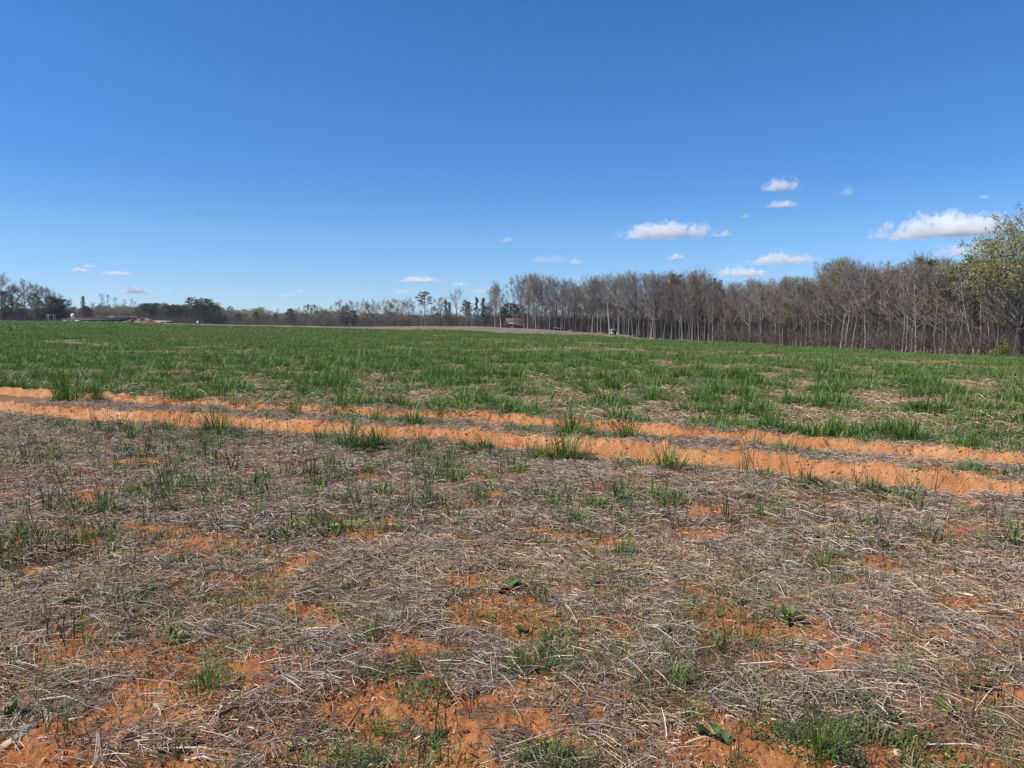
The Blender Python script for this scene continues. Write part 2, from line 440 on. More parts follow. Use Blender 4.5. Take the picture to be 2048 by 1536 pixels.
class Geo:
    """collects vertices and faces of one mesh"""
    def __init__(s): s.v, s.f, s.t, s.m, s.n = [], [], [], [], 0
    def add(s, verts, faces, tint=0.5, mi=0):
        verts = np.asarray(verts, float).reshape(-1, 3)
        s.v.append(verts); s.t.append(np.full(len(verts), tint) if np.isscalar(tint) else np.asarray(tint))
        s.f.extend([tuple(i + s.n for i in f) for f in faces]); s.m.extend([mi] * len(faces))
        s.n += len(verts)
    def box(s, c, size, rz=0.0, mi=0, tint=0.5):
        a = np.array([(x, y, z) for z in (-.5, .5) for y in (-.5, .5) for x in (-.5, .5)]) * np.array(size)
        ca, sa = math.cos(rz), math.sin(rz)
        a = np.stack([a[:, 0] * ca - a[:, 1] * sa, a[:, 0] * sa + a[:, 1] * ca, a[:, 2]], 1) + np.array(c)
        s.add(a, [(0, 2, 3, 1), (4, 5, 7, 6), (0, 1, 5, 4), (2, 6, 7, 3), (0, 4, 6, 2), (1, 3, 7, 5)], tint, mi)
    def tube(s, pts, rad, sides=5, tint=0.5, mi=0, cap=True):
        pts = np.asarray(pts, float); n = len(pts)
        tan = np.gradient(pts, axis=0); tan /= np.linalg.norm(tan, axis=1)[:, None] + 1e-9
        ref = np.array([0.31, 0.95, 0.05]) if abs(tan[0][1]) < 0.9 else np.array([1.0, 0.1, 0.0])
        u = np.cross(tan, ref); u /= np.linalg.norm(u, axis=1)[:, None] + 1e-9
        w = np.cross(tan, u)
        ang = np.arange(sides) * 2 * math.pi / sides
        rad = np.asarray(rad, float)
        ring = pts[:, None] + rad[:, None, None] * (np.cos(ang)[None, :, None] * u[:, None] + np.sin(ang)[None, :, None] * w[:, None])
        f = []
        for i in range(n - 1):
            for k in range(sides):
                k2 = (k + 1) % sides
                f.append((i * sides + k, i * sides + k2, (i + 1) * sides + k2, (i + 1) * sides + k))
        if cap: f.append(tuple((n - 1) * sides + k for k in range(sides)))
        s.add(ring.reshape(-1, 3), f, tint, mi)
    def mesh(s, name, mats, smooth=False):
        return make_mesh(name, np.concatenate(s.v), s.f, mats, np.concatenate(s.t), smooth, s.m)

def link(name, data, parent=None, loc=None):
    o = bpy.data.objects.new(name, data); C.objects.link(o)
    if parent is not None: o.parent = parent
    if loc is not None: o.location = loc
    return o

def tag(o, label=None, cat=None, group=None, kind=None):
    if label: o['label'] = label
    if cat: o['category'] = cat
    if group: o['group'] = group
    if kind: o['kind'] = kind
    return o

_src = [0]
def scatter(name, protos, P, rot, scl, idx, label=None):
    """one stuff object: alike small pieces instanced on points with geometry nodes"""
    n = len(P)
    me = bpy.data.meshes.new(name)
    me.vertices.add(n); me.vertices.foreach_set('co', np.asarray(P, np.float32).ravel())
    a = me.attributes.new('rot', 'FLOAT_VECTOR', 'POINT'); a.data.foreach_set('vector', np.asarray(rot, np.float32).ravel())
    scl = np.asarray(scl, float)
    if scl.ndim == 1: scl = np.repeat(scl[:, None], 3, 1)
    a = me.attributes.new('scl', 'FLOAT_VECTOR', 'POINT'); a.data.foreach_set('vector', scl.astype(np.float32).ravel())
    a = me.attributes.new('idx', 'INT', 'POINT'); a.data.foreach_set('value', np.asarray(idx, np.int32))
    ng = bpy.data.node_groups.new(name + '_scatter', 'GeometryNodeTree')
    ng.interface.new_socket('Geometry', in_out='INPUT', socket_type='NodeSocketGeometry')
    ng.interface.new_socket('Geometry', in_out='OUTPUT', socket_type='NodeSocketGeometry')
    gi = ng.nodes.new('NodeGroupInput'); go = ng.nodes.new('NodeGroupOutput')
    g2i = ng.nodes.new('GeometryNodeGeometryToInstance')
    for p in protos:
        po = bpy.data.objects.new(p.name, p)
        oi = ng.nodes.new('GeometryNodeObjectInfo'); oi.inputs['Object'].default_value = po
        ng.links.new(oi.outputs['Geometry'], g2i.inputs[0])
    iop = ng.nodes.new('GeometryNodeInstanceOnPoints')
    iop.inputs['Pick Instance'].default_value = True
    ng.links.new(gi.outputs[0], iop.inputs['Points']); ng.links.new(g2i.outputs[0], iop.inputs['Instance'])
    for nm, typ, sock in (('rot', 'FLOAT_VECTOR', 'Rotation'), ('scl', 'FLOAT_VECTOR', 'Scale'), ('idx', 'INT', 'Instance Index')):
        na = ng.nodes.new('GeometryNodeInputNamedAttribute'); na.data_type = typ; na.inputs['Name'].default_value = nm
        ng.links.new(na.outputs['Attribute'], iop.inputs[sock])
    ng.links.new(iop.outputs[0], go.inputs[0])
    o = link(name, me)
    md = o.modifiers.new('scatter', 'NODES'); md.node_group = ng
    tag(o, label, None, None, 'stuff')
    return o

# ------------------------------------------------------------------ ground sheet
def build_ground():
    fine = np.linspace(-0.88, 0.88, 680)
    coarse = np.linspace(0.88, 2 * math.pi - 0.88, 60)[1:-1]
    az = np.concatenate([fine, coarse])
    ds = [1.0]
    while ds[-1] < 1500:
        d = ds[-1]
        st = d * 0.0058 if d < 7 else (0.043 if d < 15.5 else (d * 0.02 if d < 60 else d * 0.05))
        ds.append(d + st)
    ds = np.array(ds)
    A, D = np.meshgrid(az, ds)
    x, y = (np.sin(A) * D).ravel(), (np.cos(A) * D).ravel()
    z = height(x, y)
    clay, green, rut, sa, sb, la, lb, d, azz = masks(x, y)
    k = d < 9
    n = fbm(x[k] * 11, y[k] * 11, 81, 4, .6)
    z[k] += (0.008 + 0.014 * clay[k] * (1 - 0.6 * rut[k])) * (np.abs(n) * 1.4 - .4) * sstep(9, 6, d[k])
    brown = sstep(-0.02, 0.04, (d - green_end(azz)) / d)
    na, nd = len(az), len(ds)
    i = np.arange(nd - 1)[:, None] * na; j = np.arange(na)[None, :]; j2 = (j + 1) % na
    faces = np.stack([(i + j), (i + j2), (i + na + j2), (i + na + j)], -1).reshape(-1, 4)[:, ::-1]
    verts = np.stack([x, y, z], 1)
    cover = np.stack([clay, green, brown, rut], 1)
    inr = rut[faces].mean(1) > 0.5
    # the first ring closes in a fan under the camera
    cz = hz(0, 0.0)
    def sub(name, sel, fan=False):
        fs = faces[sel]
        used, inv = np.unique(fs.ravel(), return_inverse=True)
        vv = verts[used]; cc = cover[used]
        ff = inv.reshape(-1, 4)
        if fan:
            pos = {u: i for i, u in enumerate(used[:na + 5])}
            vv = np.concatenate([vv, [[0, 0, cz]]]); cc = np.concatenate([cc, [[0, 0, 0, 1]]])
            tri = np.array([(pos[q], len(vv) - 1, pos[(q + 1) % na], pos[(q + 1) % na]) for q in range(na)])
            me_faces = [tuple(r) for r in ff] + [tuple(r[:3]) for r in tri]
            me = make_mesh(name, vv, me_faces, [M_ground], smooth=True)
        else:
            me = make_mesh(name, vv, ff, [M_ground], smooth=True)
        a = me.color_attributes.new('cover', 'FLOAT_COLOR', 'POINT')
        a.data.foreach_set('color', cc.astype(np.float32).ravel())
        return link(name, me)
    g = sub('ground', ~inr, True)
    tag(g, 'field ground of dead straw, red clay and green cover', None, None, 'structure')
    which = np.abs(sa) < np.abs(sb)
    fa = which[faces].mean(1) > 0.5
    r1 = sub('tractor_rut', inr & fa)
    tag(r1, 'front wheel rut of bare orange clay crossing the field', None, 'wheel ruts across the field', 'structure')
    r2 = sub('tractor_rut', inr & ~fa)
    tag(r2, 'back wheel rut of orange clay at the foot of the green', None, 'wheel ruts across the field', 'structure')
build_ground()

# ------------------------------------------------------------------ straw, grass, stems: prototypes
rng = np.random.default_rng(7)

def straw_patch(name, n, R, lmin, lmax, wmin, wmax, m, tmin=0.0, tmax=1.0, up=0.22, thick=0.03, seed=0):
    r = np.random.default_rng(seed); g = Geo()
    V, F, T = [], [], []
    for i in range(n):
        a = r.uniform(0, 2 * math.pi); q = R * math.sqrt(r.uniform())
        c = np.array([math.cos(a) * q, math.sin(a) * q, r.uniform(0.002, thick)])
        L = lmin + (lmax - lmin) * r.beta(1.2, 3.0)
        w = wmin + (wmax - wmin) * r.beta(1.0, 2.6); th = r.uniform(0, 2 * math.pi)
        dz = r.normal(0, up)
        d = np.array([math.cos(th), math.sin(th), dz]); d /= np.linalg.norm(d)
        p0 = c - d * L * 0.5; p1 = c + d * L * 0.5; mid = c + np.array([r.normal(0, .04) * L, r.normal(0, .04) * L, abs(r.normal(0, 0.06)) * L])
        low = min(p0[2], p1[2])
        if low < -0.02:
            sh = -0.02 - low; p0[2] += sh; p1[2] += sh; mid[2] += sh
        g.tube([p0, mid, p1], [w * .5, w * .5, w * .3], 3, float(np.clip(r.beta(1.6, 1.8) * (tmax - tmin) + tmin, 0, 1)), cap=False)
    return g.mesh(name, [m])

def blade(g, base, az, L, w, lean, curl, tint, segs=3):
    t = np.linspace(0, 1, segs + 1)
    ang = lean + curl * t
    ds = L / segs
    hx = np.concatenate([[0], np.cumsum(np.sin(ang[:-1]) * ds)]); hzv = np.concatenate([[0], np.cumsum(np.cos(ang[:-1]) * ds)])
    ca, sa = math.cos(az), math.sin(az)
    wid = w * np.array([0.8, 1.0, 0.75, 0.0] if segs == 3 else ([0.9, 0.8, 0.0] if segs == 2 else [1.0, 0.0]))
    c = np.stack([base[0] + ca * hx, base[1] + sa * hx, base[2] + hzv], 1)
    sd = np.array([-sa, ca, 0.0])
    V, tt = [], []
    for k in range(segs):
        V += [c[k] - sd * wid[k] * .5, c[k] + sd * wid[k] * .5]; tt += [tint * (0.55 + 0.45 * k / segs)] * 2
    V.append(c[-1]); tt.append(min(1, tint * 1.05))
    F = [(2 * k, 2 * k + 1, 2 * k + 3, 2 * k + 2) for k in range(segs - 1)] + [(2 * segs - 2, 2 * segs - 1, 2 * segs)]
    g.add(V, F, np.array(tt))

def tuft_mesh(name, n, R, hmin, hmax, w, m, seed, spread=0.9, segs=3, dry=0.06):
    r = np.random.default_rng(seed); g = Geo()
    for i in range(n):
        a = r.uniform(0, 2 * math.pi); q = R * r.uniform() ** 0.7
        base = (math.cos(a) * q, math.sin(a) * q, -0.015)
        out = a + r.normal(0, 0.7)
        f = q / R
        lean = abs(r.normal(0.12 + spread * 0.5 * f, 0.2)); curl = abs(r.normal(1.15, 0.6)) * (0.6 + 0.7 * spread * f)
        L = r.uniform(hmin, hmax) * (1.05 - 0.3 * f)
        t = 1.0 if r.uniform() < dry else float(np.clip(r.normal(0.5, 0.2), 0, 0.9))
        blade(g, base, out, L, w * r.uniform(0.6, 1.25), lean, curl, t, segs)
    return g.mesh(name, [m])

def stems_mesh(name, n, R, hmin, hmax, w, m, seed):
    r = np.random.default_rng(seed); g = Geo()
    for i in range(n):
        a = r.uniform(0, 6.28); q = R * r.uniform()
        p = np.array([math.cos(a) * q, math.sin(a) * q, -0.01]); L = r.uniform(hmin, hmax)
        d = np.array([r.normal(0, .16), r.normal(0, .16), 1.0])
        p1 = p + d * L * .5; p2 = p + d * L + np.array([r.normal(0, .07), r.normal(0, .07), 0]) * L
        g.tube([p, p1, p2], [w * .5, w * .42, w * .2], 3, r.uniform(), cap=False)
        if r.uniform() < 0.4:
            b = p1 + (p2 - p1) * r.uniform(0, .6); e = b + np.array([r.normal(0, .4), r.normal(0, .4), .7]) * L * .25
            g.tube([b, (b + e) / 2, e], [w * .3, w * .25, w * .12], 3, r.uniform(), cap=False)
    return g.mesh(name, [m])

def leafy_mesh(name, n, R, size, m, seed, hgt=0.04):
    """low ferny weed mat of many tiny leaves"""
    r = np.random.default_rng(seed); g = Geo()
    for i in range(n):
        a = r.uniform(0, 6.28); q = R * r.uniform() ** .6
        c = np.array([math.cos(a) * q, math.sin(a) * q, r.uniform(0.004, hgt) * (1.15 - q / R)])
        s = size * r.uniform(.5, 1.3); th = r.uniform(0, 6.28); ti = r.normal(0.5, 0.5)
        u = np.array([math.cos(th), math.sin(th), ti * .6]) * s; v = np.array([-math.sin(th), math.cos(th), r.normal(0, .4)]) * s * .38
        g.add([c, c + u * .5 + v, c + u, c + u * .5 - v], [(0, 1, 2, 3)], float(np.clip(r.normal(.5, .25), 0, 1)))
    return g.mesh(name, [m])

def lump_mesh(name, seed, m, flat=0.7, amp=0.28, sub=2, smooth=False, sharp=False):
    import bmesh
    bm = bmesh.new(); bmesh.ops.create_icosphere(bm, subdivisions=sub, radius=1.0)
    r = np.random.default_rng(seed)
    if sharp:
        planes = [(Vector(r.normal(0, 1, 3)).normalized(), r.uniform(0.5, 0.8)) for _ in range(9)]
    off = r.uniform(0, 50, 3)
    from mathutils import noise as mn
    for v in bm.verts:
        if sharp:
            for nrm, dd in planes:
                e = v.co.dot(nrm) - dd
                if e > 0: v.co -= nrm * e
            v.co += v.co.normalized() * 0.05 * mn.noise(v.co * 3 + Vector(off))
        else:
            v.co *= 1 + amp * mn.noise(v.co * 1.6 + Vector(off)) + amp * .5 * mn.noise(v.co * 4 + Vector(off))
        v.co.z *= flat
    me = bpy.data.meshes.new(name); bm.to_mesh(me); bm.free()
    me.materials.append(m)
    if smooth: me.polygons.foreach_set('use_smooth', np.ones(len(me.polygons), bool))
    return me

def wedge_points(n, d0, d1, r, half=0.98, power=1.0):
    """random points of the ground in front of the camera, even per area (power 1) or thinning outwards"""
    if d0 < 3: d0 = 1.5
    n = int(n * max(1.0, half / .72))
    u = r.uniform(size=n)
    d = np.sqrt(d0 * d0 + u * (d1 * d1 - d0 * d0)) if power == 1.0 else d0 * (d1 / d0) ** u
    a = r.uniform(-half, half, n)
    return np.sin(a) * d, np.cos(a) * d

def place(name, protos, x, y, r, smin, smax, label=None, tilt=0.06, dz=0.0, zs=None):
    z = height(x, y) + dz
    n = len(x)
    rot = np.stack([r.normal(0, tilt, n), r.normal(0, tilt, n), r.uniform(0, 6.283, n)], 1)
    s = r.uniform(smin, smax, n)
    scl = np.stack([s, s, s * (r.uniform(0.8, 1.25, n) if zs is None else zs)], 1)
    return scatter(name, protos, np.stack([x, y, z], 1), rot, scl, r.integers(0, len(protos), n), label)

def thin(x, y, keep):
    return x[keep], y[keep]

# --- dead straw litter
near_protos = [straw_patch('straw_piece', 40, 0.14, 0.02, 0.28, 0.0015, 0.0055, M_straw, seed=i, up=.18, thick=.025) for i in range(8)] + \
              [straw_patch('straw_piece', 44, 0.14, 0.03, 0.24, 0.0016, 0.0055, M_thatch, seed=20 + i, up=.18, thick=.025) for i in range(6)]
chaff_protos = [straw_patch('chaff_piece', 60, 0.14, 0.010, 0.07, 0.0016, 0.006, M_straw if i % 2 else M_duff, seed=120 + i, up=.3, thick=.010) for i in range(6)]
mid_protos = [straw_patch('straw_piece', 32, 0.15, 0.03, 0.26, 0.0032, 0.0085, M_thatch, seed=40 + i, thick=.04) for i in range(8)] + \
             [straw_patch('straw_piece', 30, 0.15, 0.03, 0.28, 0.0032, 0.0085, M_straw, seed=60 + i, thick=.04) for i in range(4)]
far_protos = [straw_patch('straw_piece', 90, 0.6, 0.08, 0.35, 0.007, 0.014, M_straw, seed=80 + i, thick=.05, up=.25) for i in range(3)]
r = np.random.default_rng(101)
x, y = wedge_points(5600, 2.2, 5.5, r)
clay, green, rut, *_ = masks(x, y)
d = np.hypot(x, y)
thinout = (0.24 + 0.58 * sstep(3.2, 5.4, d)) * (0.50 + 0.50 * sstep(-0.35, 0.5, fbm(x * 1.7, y * 1.7, 103, 3) + 0.5 * sstep(3.5, 6.5, d)))
x, y = thin(x, y, r.uniform(size=len(x)) < (1 - 0.96 * clay) * thinout)
d = np.hypot(x, y)
greyp = 0.05 + 0.65 * sstep(3.9, 5.6, d + 0.8 * fbm(x * .7, y * .7, 104, 2))
pick = np.where(r.uniform(size=len(x)) < greyp, r.integers(8, 14, len(x)), r.integers(0, 8, len(x)))
z = height(x, y)
n = len(x)
scatter('straw_litter', near_protos, np.stack([x, y, z + .004], 1), np.stack([r.normal(0, .07, n), r.normal(0, .07, n), r.uniform(0, 6.28, n)], 1),
        r.uniform(.85, 1.25, n), pick, 'dead straw litter lying over red clay nearest the viewer')
x, y = wedge_points(4000, 2.2, 7.4, r)
clay, green, rut, *_ = masks(x, y)
x, y = thin(x, y, r.uniform(size=len(x)) < (1 - 0.75 * clay) * (1 - 0.75 * sstep(3.8, 5.4, np.hypot(x, y))))
place('straw_litter', chaff_protos, x, y, r, .8, 1.25, 'short broken chaff and duff scattered over the near clay', dz=.002)
x, y = wedge_points(14500, 4.8, 18, r)
x, y = thin(x, y, r.uniform(size=len(x)) < .35 + .65 * sstep(4.8, 5.7, np.hypot(x, y)))
clay, green, rut, sa, sb, *_ = masks(x, y)
keep = (r.uniform(size=len(x)) > np.maximum(1.02 * rut, 0.9 * clay)) & (r.uniform(size=len(x)) > 0.8 * green * sstep(0.4, 1.2, sb))
x, y = thin(x, y, keep)
place('straw_litter', mid_protos, x, y, r, .8, 1.15, 'grey weathered straw litter on either side of the wheel ruts', dz=.004)
x, y = wedge_points(11000, 13, 90, r, half=.68, power=0)
clay, green, rut, sa, sb, *_ = masks(x, y)
keep = (sb > 0.6) & (r.uniform(size=len(x)) > 0.15 + 0.68 * green)
x, y = thin(x, y, keep)
place('straw_litter', far_protos, x, y, r, .8, 1.2, 'pale straw showing through gaps in the green field', dz=.01)

# --- clods on the clay
clods = [lump_mesh('clod', 200 + i, M_clod, 0.7, 0.5, 1) for i in range(4)]
x, y = wedge_points(24000, 2.2, 7.5, r)
clay, green, rut, sa, sb, *_ = masks(x, y)
keep = r.uniform(size=len(x)) < 0.15 + 0.85 * clay * (1 - rut)
x, y = thin(x, y, keep)
x2, y2 = wedge_points(130000, 6.5, 18, r)
c2, g2_, rut2, sa2, sb2, *_ = masks(x2, y2)
bank = (((sa2 > 0.12) & (sa2 < 0.6)) | ((sb2 > 0.12) & (sb2 < 0.5))) & (rut2 > 0.3)
keep = r.uniform(size=len(x2)) < np.maximum(0.8 * bank, 0.12 * (rut2 > .4))
x2, y2 = thin(x2, y2, keep)
xx, yy = np.concatenate([x, x2]), np.concatenate([y, y2])
n = len(xx)
s = np.concatenate([0.003 + 0.020 * r.beta(1, 7, len(x)), 0.006 + 0.026 * r.beta(1, 7, len(x2))])
scatter('clay_crumbs', clods, np.stack([xx, yy, height(xx, yy) + s * .3], 1), r.uniform(0, 6.28, (n, 3)), s, r.integers(0, 4, n), 'crumbled clods of orange clay')

# --- thin upright dead stems
stem_protos = [stems_mesh('stem', 4, 0.08, 0.06, 0.20, 0.0042, M_stem, 300 + i) for i in range(5)]
x, y = wedge_points(230, 2.3, 6.5, r)
place('dry_stems', stem_protos, x, y, r, .6, 1.3, 'thin upright dead stems standing in the straw', tilt=.12)
stem2 = [stems_mesh('stem', 5, 0.12, 0.10, 0.34, 0.007, M_stem, 320 + i) for i in range(4)]
x, y = wedge_points(330, 6, 13, r)
clay, green, rut, sa, *_ = masks(x, y)
x, y = thin(x, y, (sa < 0) & (rut < .4))
place('dry_stems', stem2, x, y, r, .6, 1.25, 'dark upright stems standing before the front rut', tilt=.12)

# --- green: sparse in front, dense beyond the back rut
small_tufts = [tuft_mesh('grass_blades', 34, 0.10, 0.04, 0.13, 0.0042, M_olive if i % 2 else M_grass, 400 + i, 1.2) for i in range(6)]
x, y = wedge_points(2600, 2.4, 7, r)
clay, green, rut, sa, *_ = masks(x, y)
nz = fbm(x * .8, y * .8, 205, 3)
x, y = thin(x, y, (nz > 0.12 - 0.4 * (r.uniform(size=len(x)) < .25)))
place('sparse_grass', small_tufts, x, y, r, .6, 1.25, 'short sparse grass coming up through the near straw')
mid_tufts = [tuft_mesh('grass_blades', 40, 0.14, 0.08, 0.22, 0.009, M_olive if i % 3 == 0 else M_grass, 410 + i, 1.2) for i in range(6)]
x, y = wedge_points(3600, 6.0, 15, r)
clay, green, rut, sa, sb, *_ = masks(x, y)
nz = fbm(x * .55, y * .8, 206, 3) + 0.35 * sstep(4, -3, x) - 0.1
edge = (sa < -.3) & (sa > -1.0) & (fbm(x * .9, y * .9, 216, 2) > 0.0)
x, y = thin(x, y, ((nz > 0.20) | ((nz > -.3) & (r.uniform(size=len(x)) < .16)) | edge) & (rut < .3) & (sb < .5))
place('sparse_grass', mid_tufts, x, y, r, .5, 1.15, 'scattered low grass between straw and wheel ruts')
GREEN_SPOTS = [(100, 1330, 140, 40), (60, 1450, 90, 40), (200, 1440, 100, 30), (40, 1520, 70, 30), (330, 1290, 60, 20), (420, 1380, 80, 25), (690, 1500, 100, 40), (450, 1300, 60, 20),
               (1080, 1325, 120, 35), (1340, 1370, 120, 35), (1560, 1420, 90, 25), (1640, 1500, 150, 50), (1100, 1530, 130, 30), (900, 1510, 80, 30), (830, 1340, 70, 20), (1280, 1500, 60, 20),
               (1500, 1530, 90, 20), (1700, 1400, 60, 15), (1950, 1450, 60, 25), (230, 1180, 60, 15), (60, 1190, 50, 12), (730, 1270, 60, 20), (1800, 1360, 60, 20)]
GREEN_P = [(unproject(a, b), unproject(a + c, b), unproject(a, b - e)) for a, b, c, e in GREEN_SPOTS]
mats_ = [leafy_mesh('weed_leaf', 400, 0.16, 0.015, M_weed if i < 4 else M_olive, 430 + i, .065) for i in range(6)]
x, y = wedge_points(5200, 2.3, 6.5, r)
sp_ = spots(x, y, GREEN_P, 177)
nz = fbm(x * .9, y * .9, 207, 3)
x, y = thin(x, y, (r.uniform(size=len(x)) < 0.11 * sp_ * (.3 + 1.4 * sstep(-.3, .4, nz))) | ((nz > .4) & (r.uniform(size=len(x)) < .06)))
place('weed_mat', mats_, x, y, r, .35, .8, 'low mats of ferny green weeds on the bare clay', dz=.012)
x, y = wedge_points(6000, 2.3, 6.5, r)
sp_ = spots(x, y, GREEN_P, 178)
x, y = thin(x, y, r.uniform(size=len(x)) < 0.24 * sp_)
place('sparse_grass', small_tufts, x, y, r, .6, 1.2, 'patches of fine short grass among the near straw')

field_protos = [tuft_mesh('grass_blades', 95, 0.28, 0.10, 0.38, 0.0115, M_grass, 440 + i, 1.5, 3, .10) for i in range(7)] + \
               [tuft_mesh('grass_blades', 50, 0.30, 0.08, 0.22, 0.013, M_olive, 450 + i, 1.2, 2, .12) for i in range(2)]
x, y = wedge_points(21000, 10, 42, r, half=.70)
clay, green, rut, sa, sb, la, lb, d, azz = masks(x, y)
clump = fbm(x * .7, y * .7, 208, 3)
keep = (r.uniform(size=len(x)) < green * (0.64 + 1.35 * clump)) & (sb > 0.5)
x, y = thin(x, y, keep); clump = clump[keep]; d = d[keep]
n = len(x)
s = (0.42 + 0.85 * sstep(-.25, .6, clump)) * r.uniform(.6, 1.25, n)
idx = np.where(r.uniform(size=n) < 0.22, r.integers(7, 9, n), r.integers(0, 7, n))
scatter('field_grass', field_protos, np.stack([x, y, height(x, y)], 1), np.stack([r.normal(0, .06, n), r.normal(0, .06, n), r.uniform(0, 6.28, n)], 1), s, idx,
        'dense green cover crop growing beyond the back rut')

def sward(name, n, R, hmin, hmax, w, seed, olive=0.15):
    rr = np.random.default_rng(seed); g = Geo()
    for i in range(n):
        a = rr.uniform(0, 6.28); q = R * math.sqrt(rr.uniform())
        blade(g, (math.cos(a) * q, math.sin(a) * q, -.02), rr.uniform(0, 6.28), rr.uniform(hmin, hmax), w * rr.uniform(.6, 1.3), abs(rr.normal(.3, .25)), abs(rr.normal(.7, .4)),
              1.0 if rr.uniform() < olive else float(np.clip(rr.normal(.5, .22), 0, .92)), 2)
    return g.mesh(name, [M_grass])
low1 = [sward('grass_blades', 190, 0.42, 0.05, 0.19, 0.010, 480 + i, .10 + .06 * i) for i in range(5)]
x, y = wedge_points(9500, 10.5, 44, r, half=.70)
clay, green, rut, sa, sb, la, lb, d, azz = masks(x, y)
keep = (r.uniform(size=len(x)) < green * (0.28 + 0.55 * fbm(x * .5, y * .5, 211, 2))) & (sb > 0.6)
x, y = thin(x, y, keep)
place('field_grass', low1, x, y, r, .7, 1.25, 'short green growth filling between the field tufts')
far1 = [sward('grass_blades', 260, 1.1, 0.08, 0.30, 0.022, 460 + i, .12 + .09 * i) for i in range(5)]
x, y = wedge_points(16000, 36, 130, r, half=.66)
clay, green, rut, sa, sb, la, lb, d, azz = masks(x, y)
keep = r.uniform(size=len(x)) < green * (0.46 + 0.95 * fbm(x * .22, y * .22, 209, 3))
x, y = thin(x, y, keep)
place('field_grass', far1, x, y, r, .7, 1.2, 'green cover crop in the middle distance', dz=0)
far2 = [sward('grass_blades', 260, 3.0, 0.10, 0.32, 0.07, 470 + i, .15 + .1 * i) for i in range(4)]
x, y = wedge_points(7500, 115, 380, r, half=.64)
clay, green, rut, sa, sb, la, lb, d, azz = masks(x, y)
keep = r.uniform(size=len(x)) < green
x, y = thin(x, y, keep)
place('field_grass', far2, x, y, r, .7, 1.2, 'far green strip of the field below the trees')

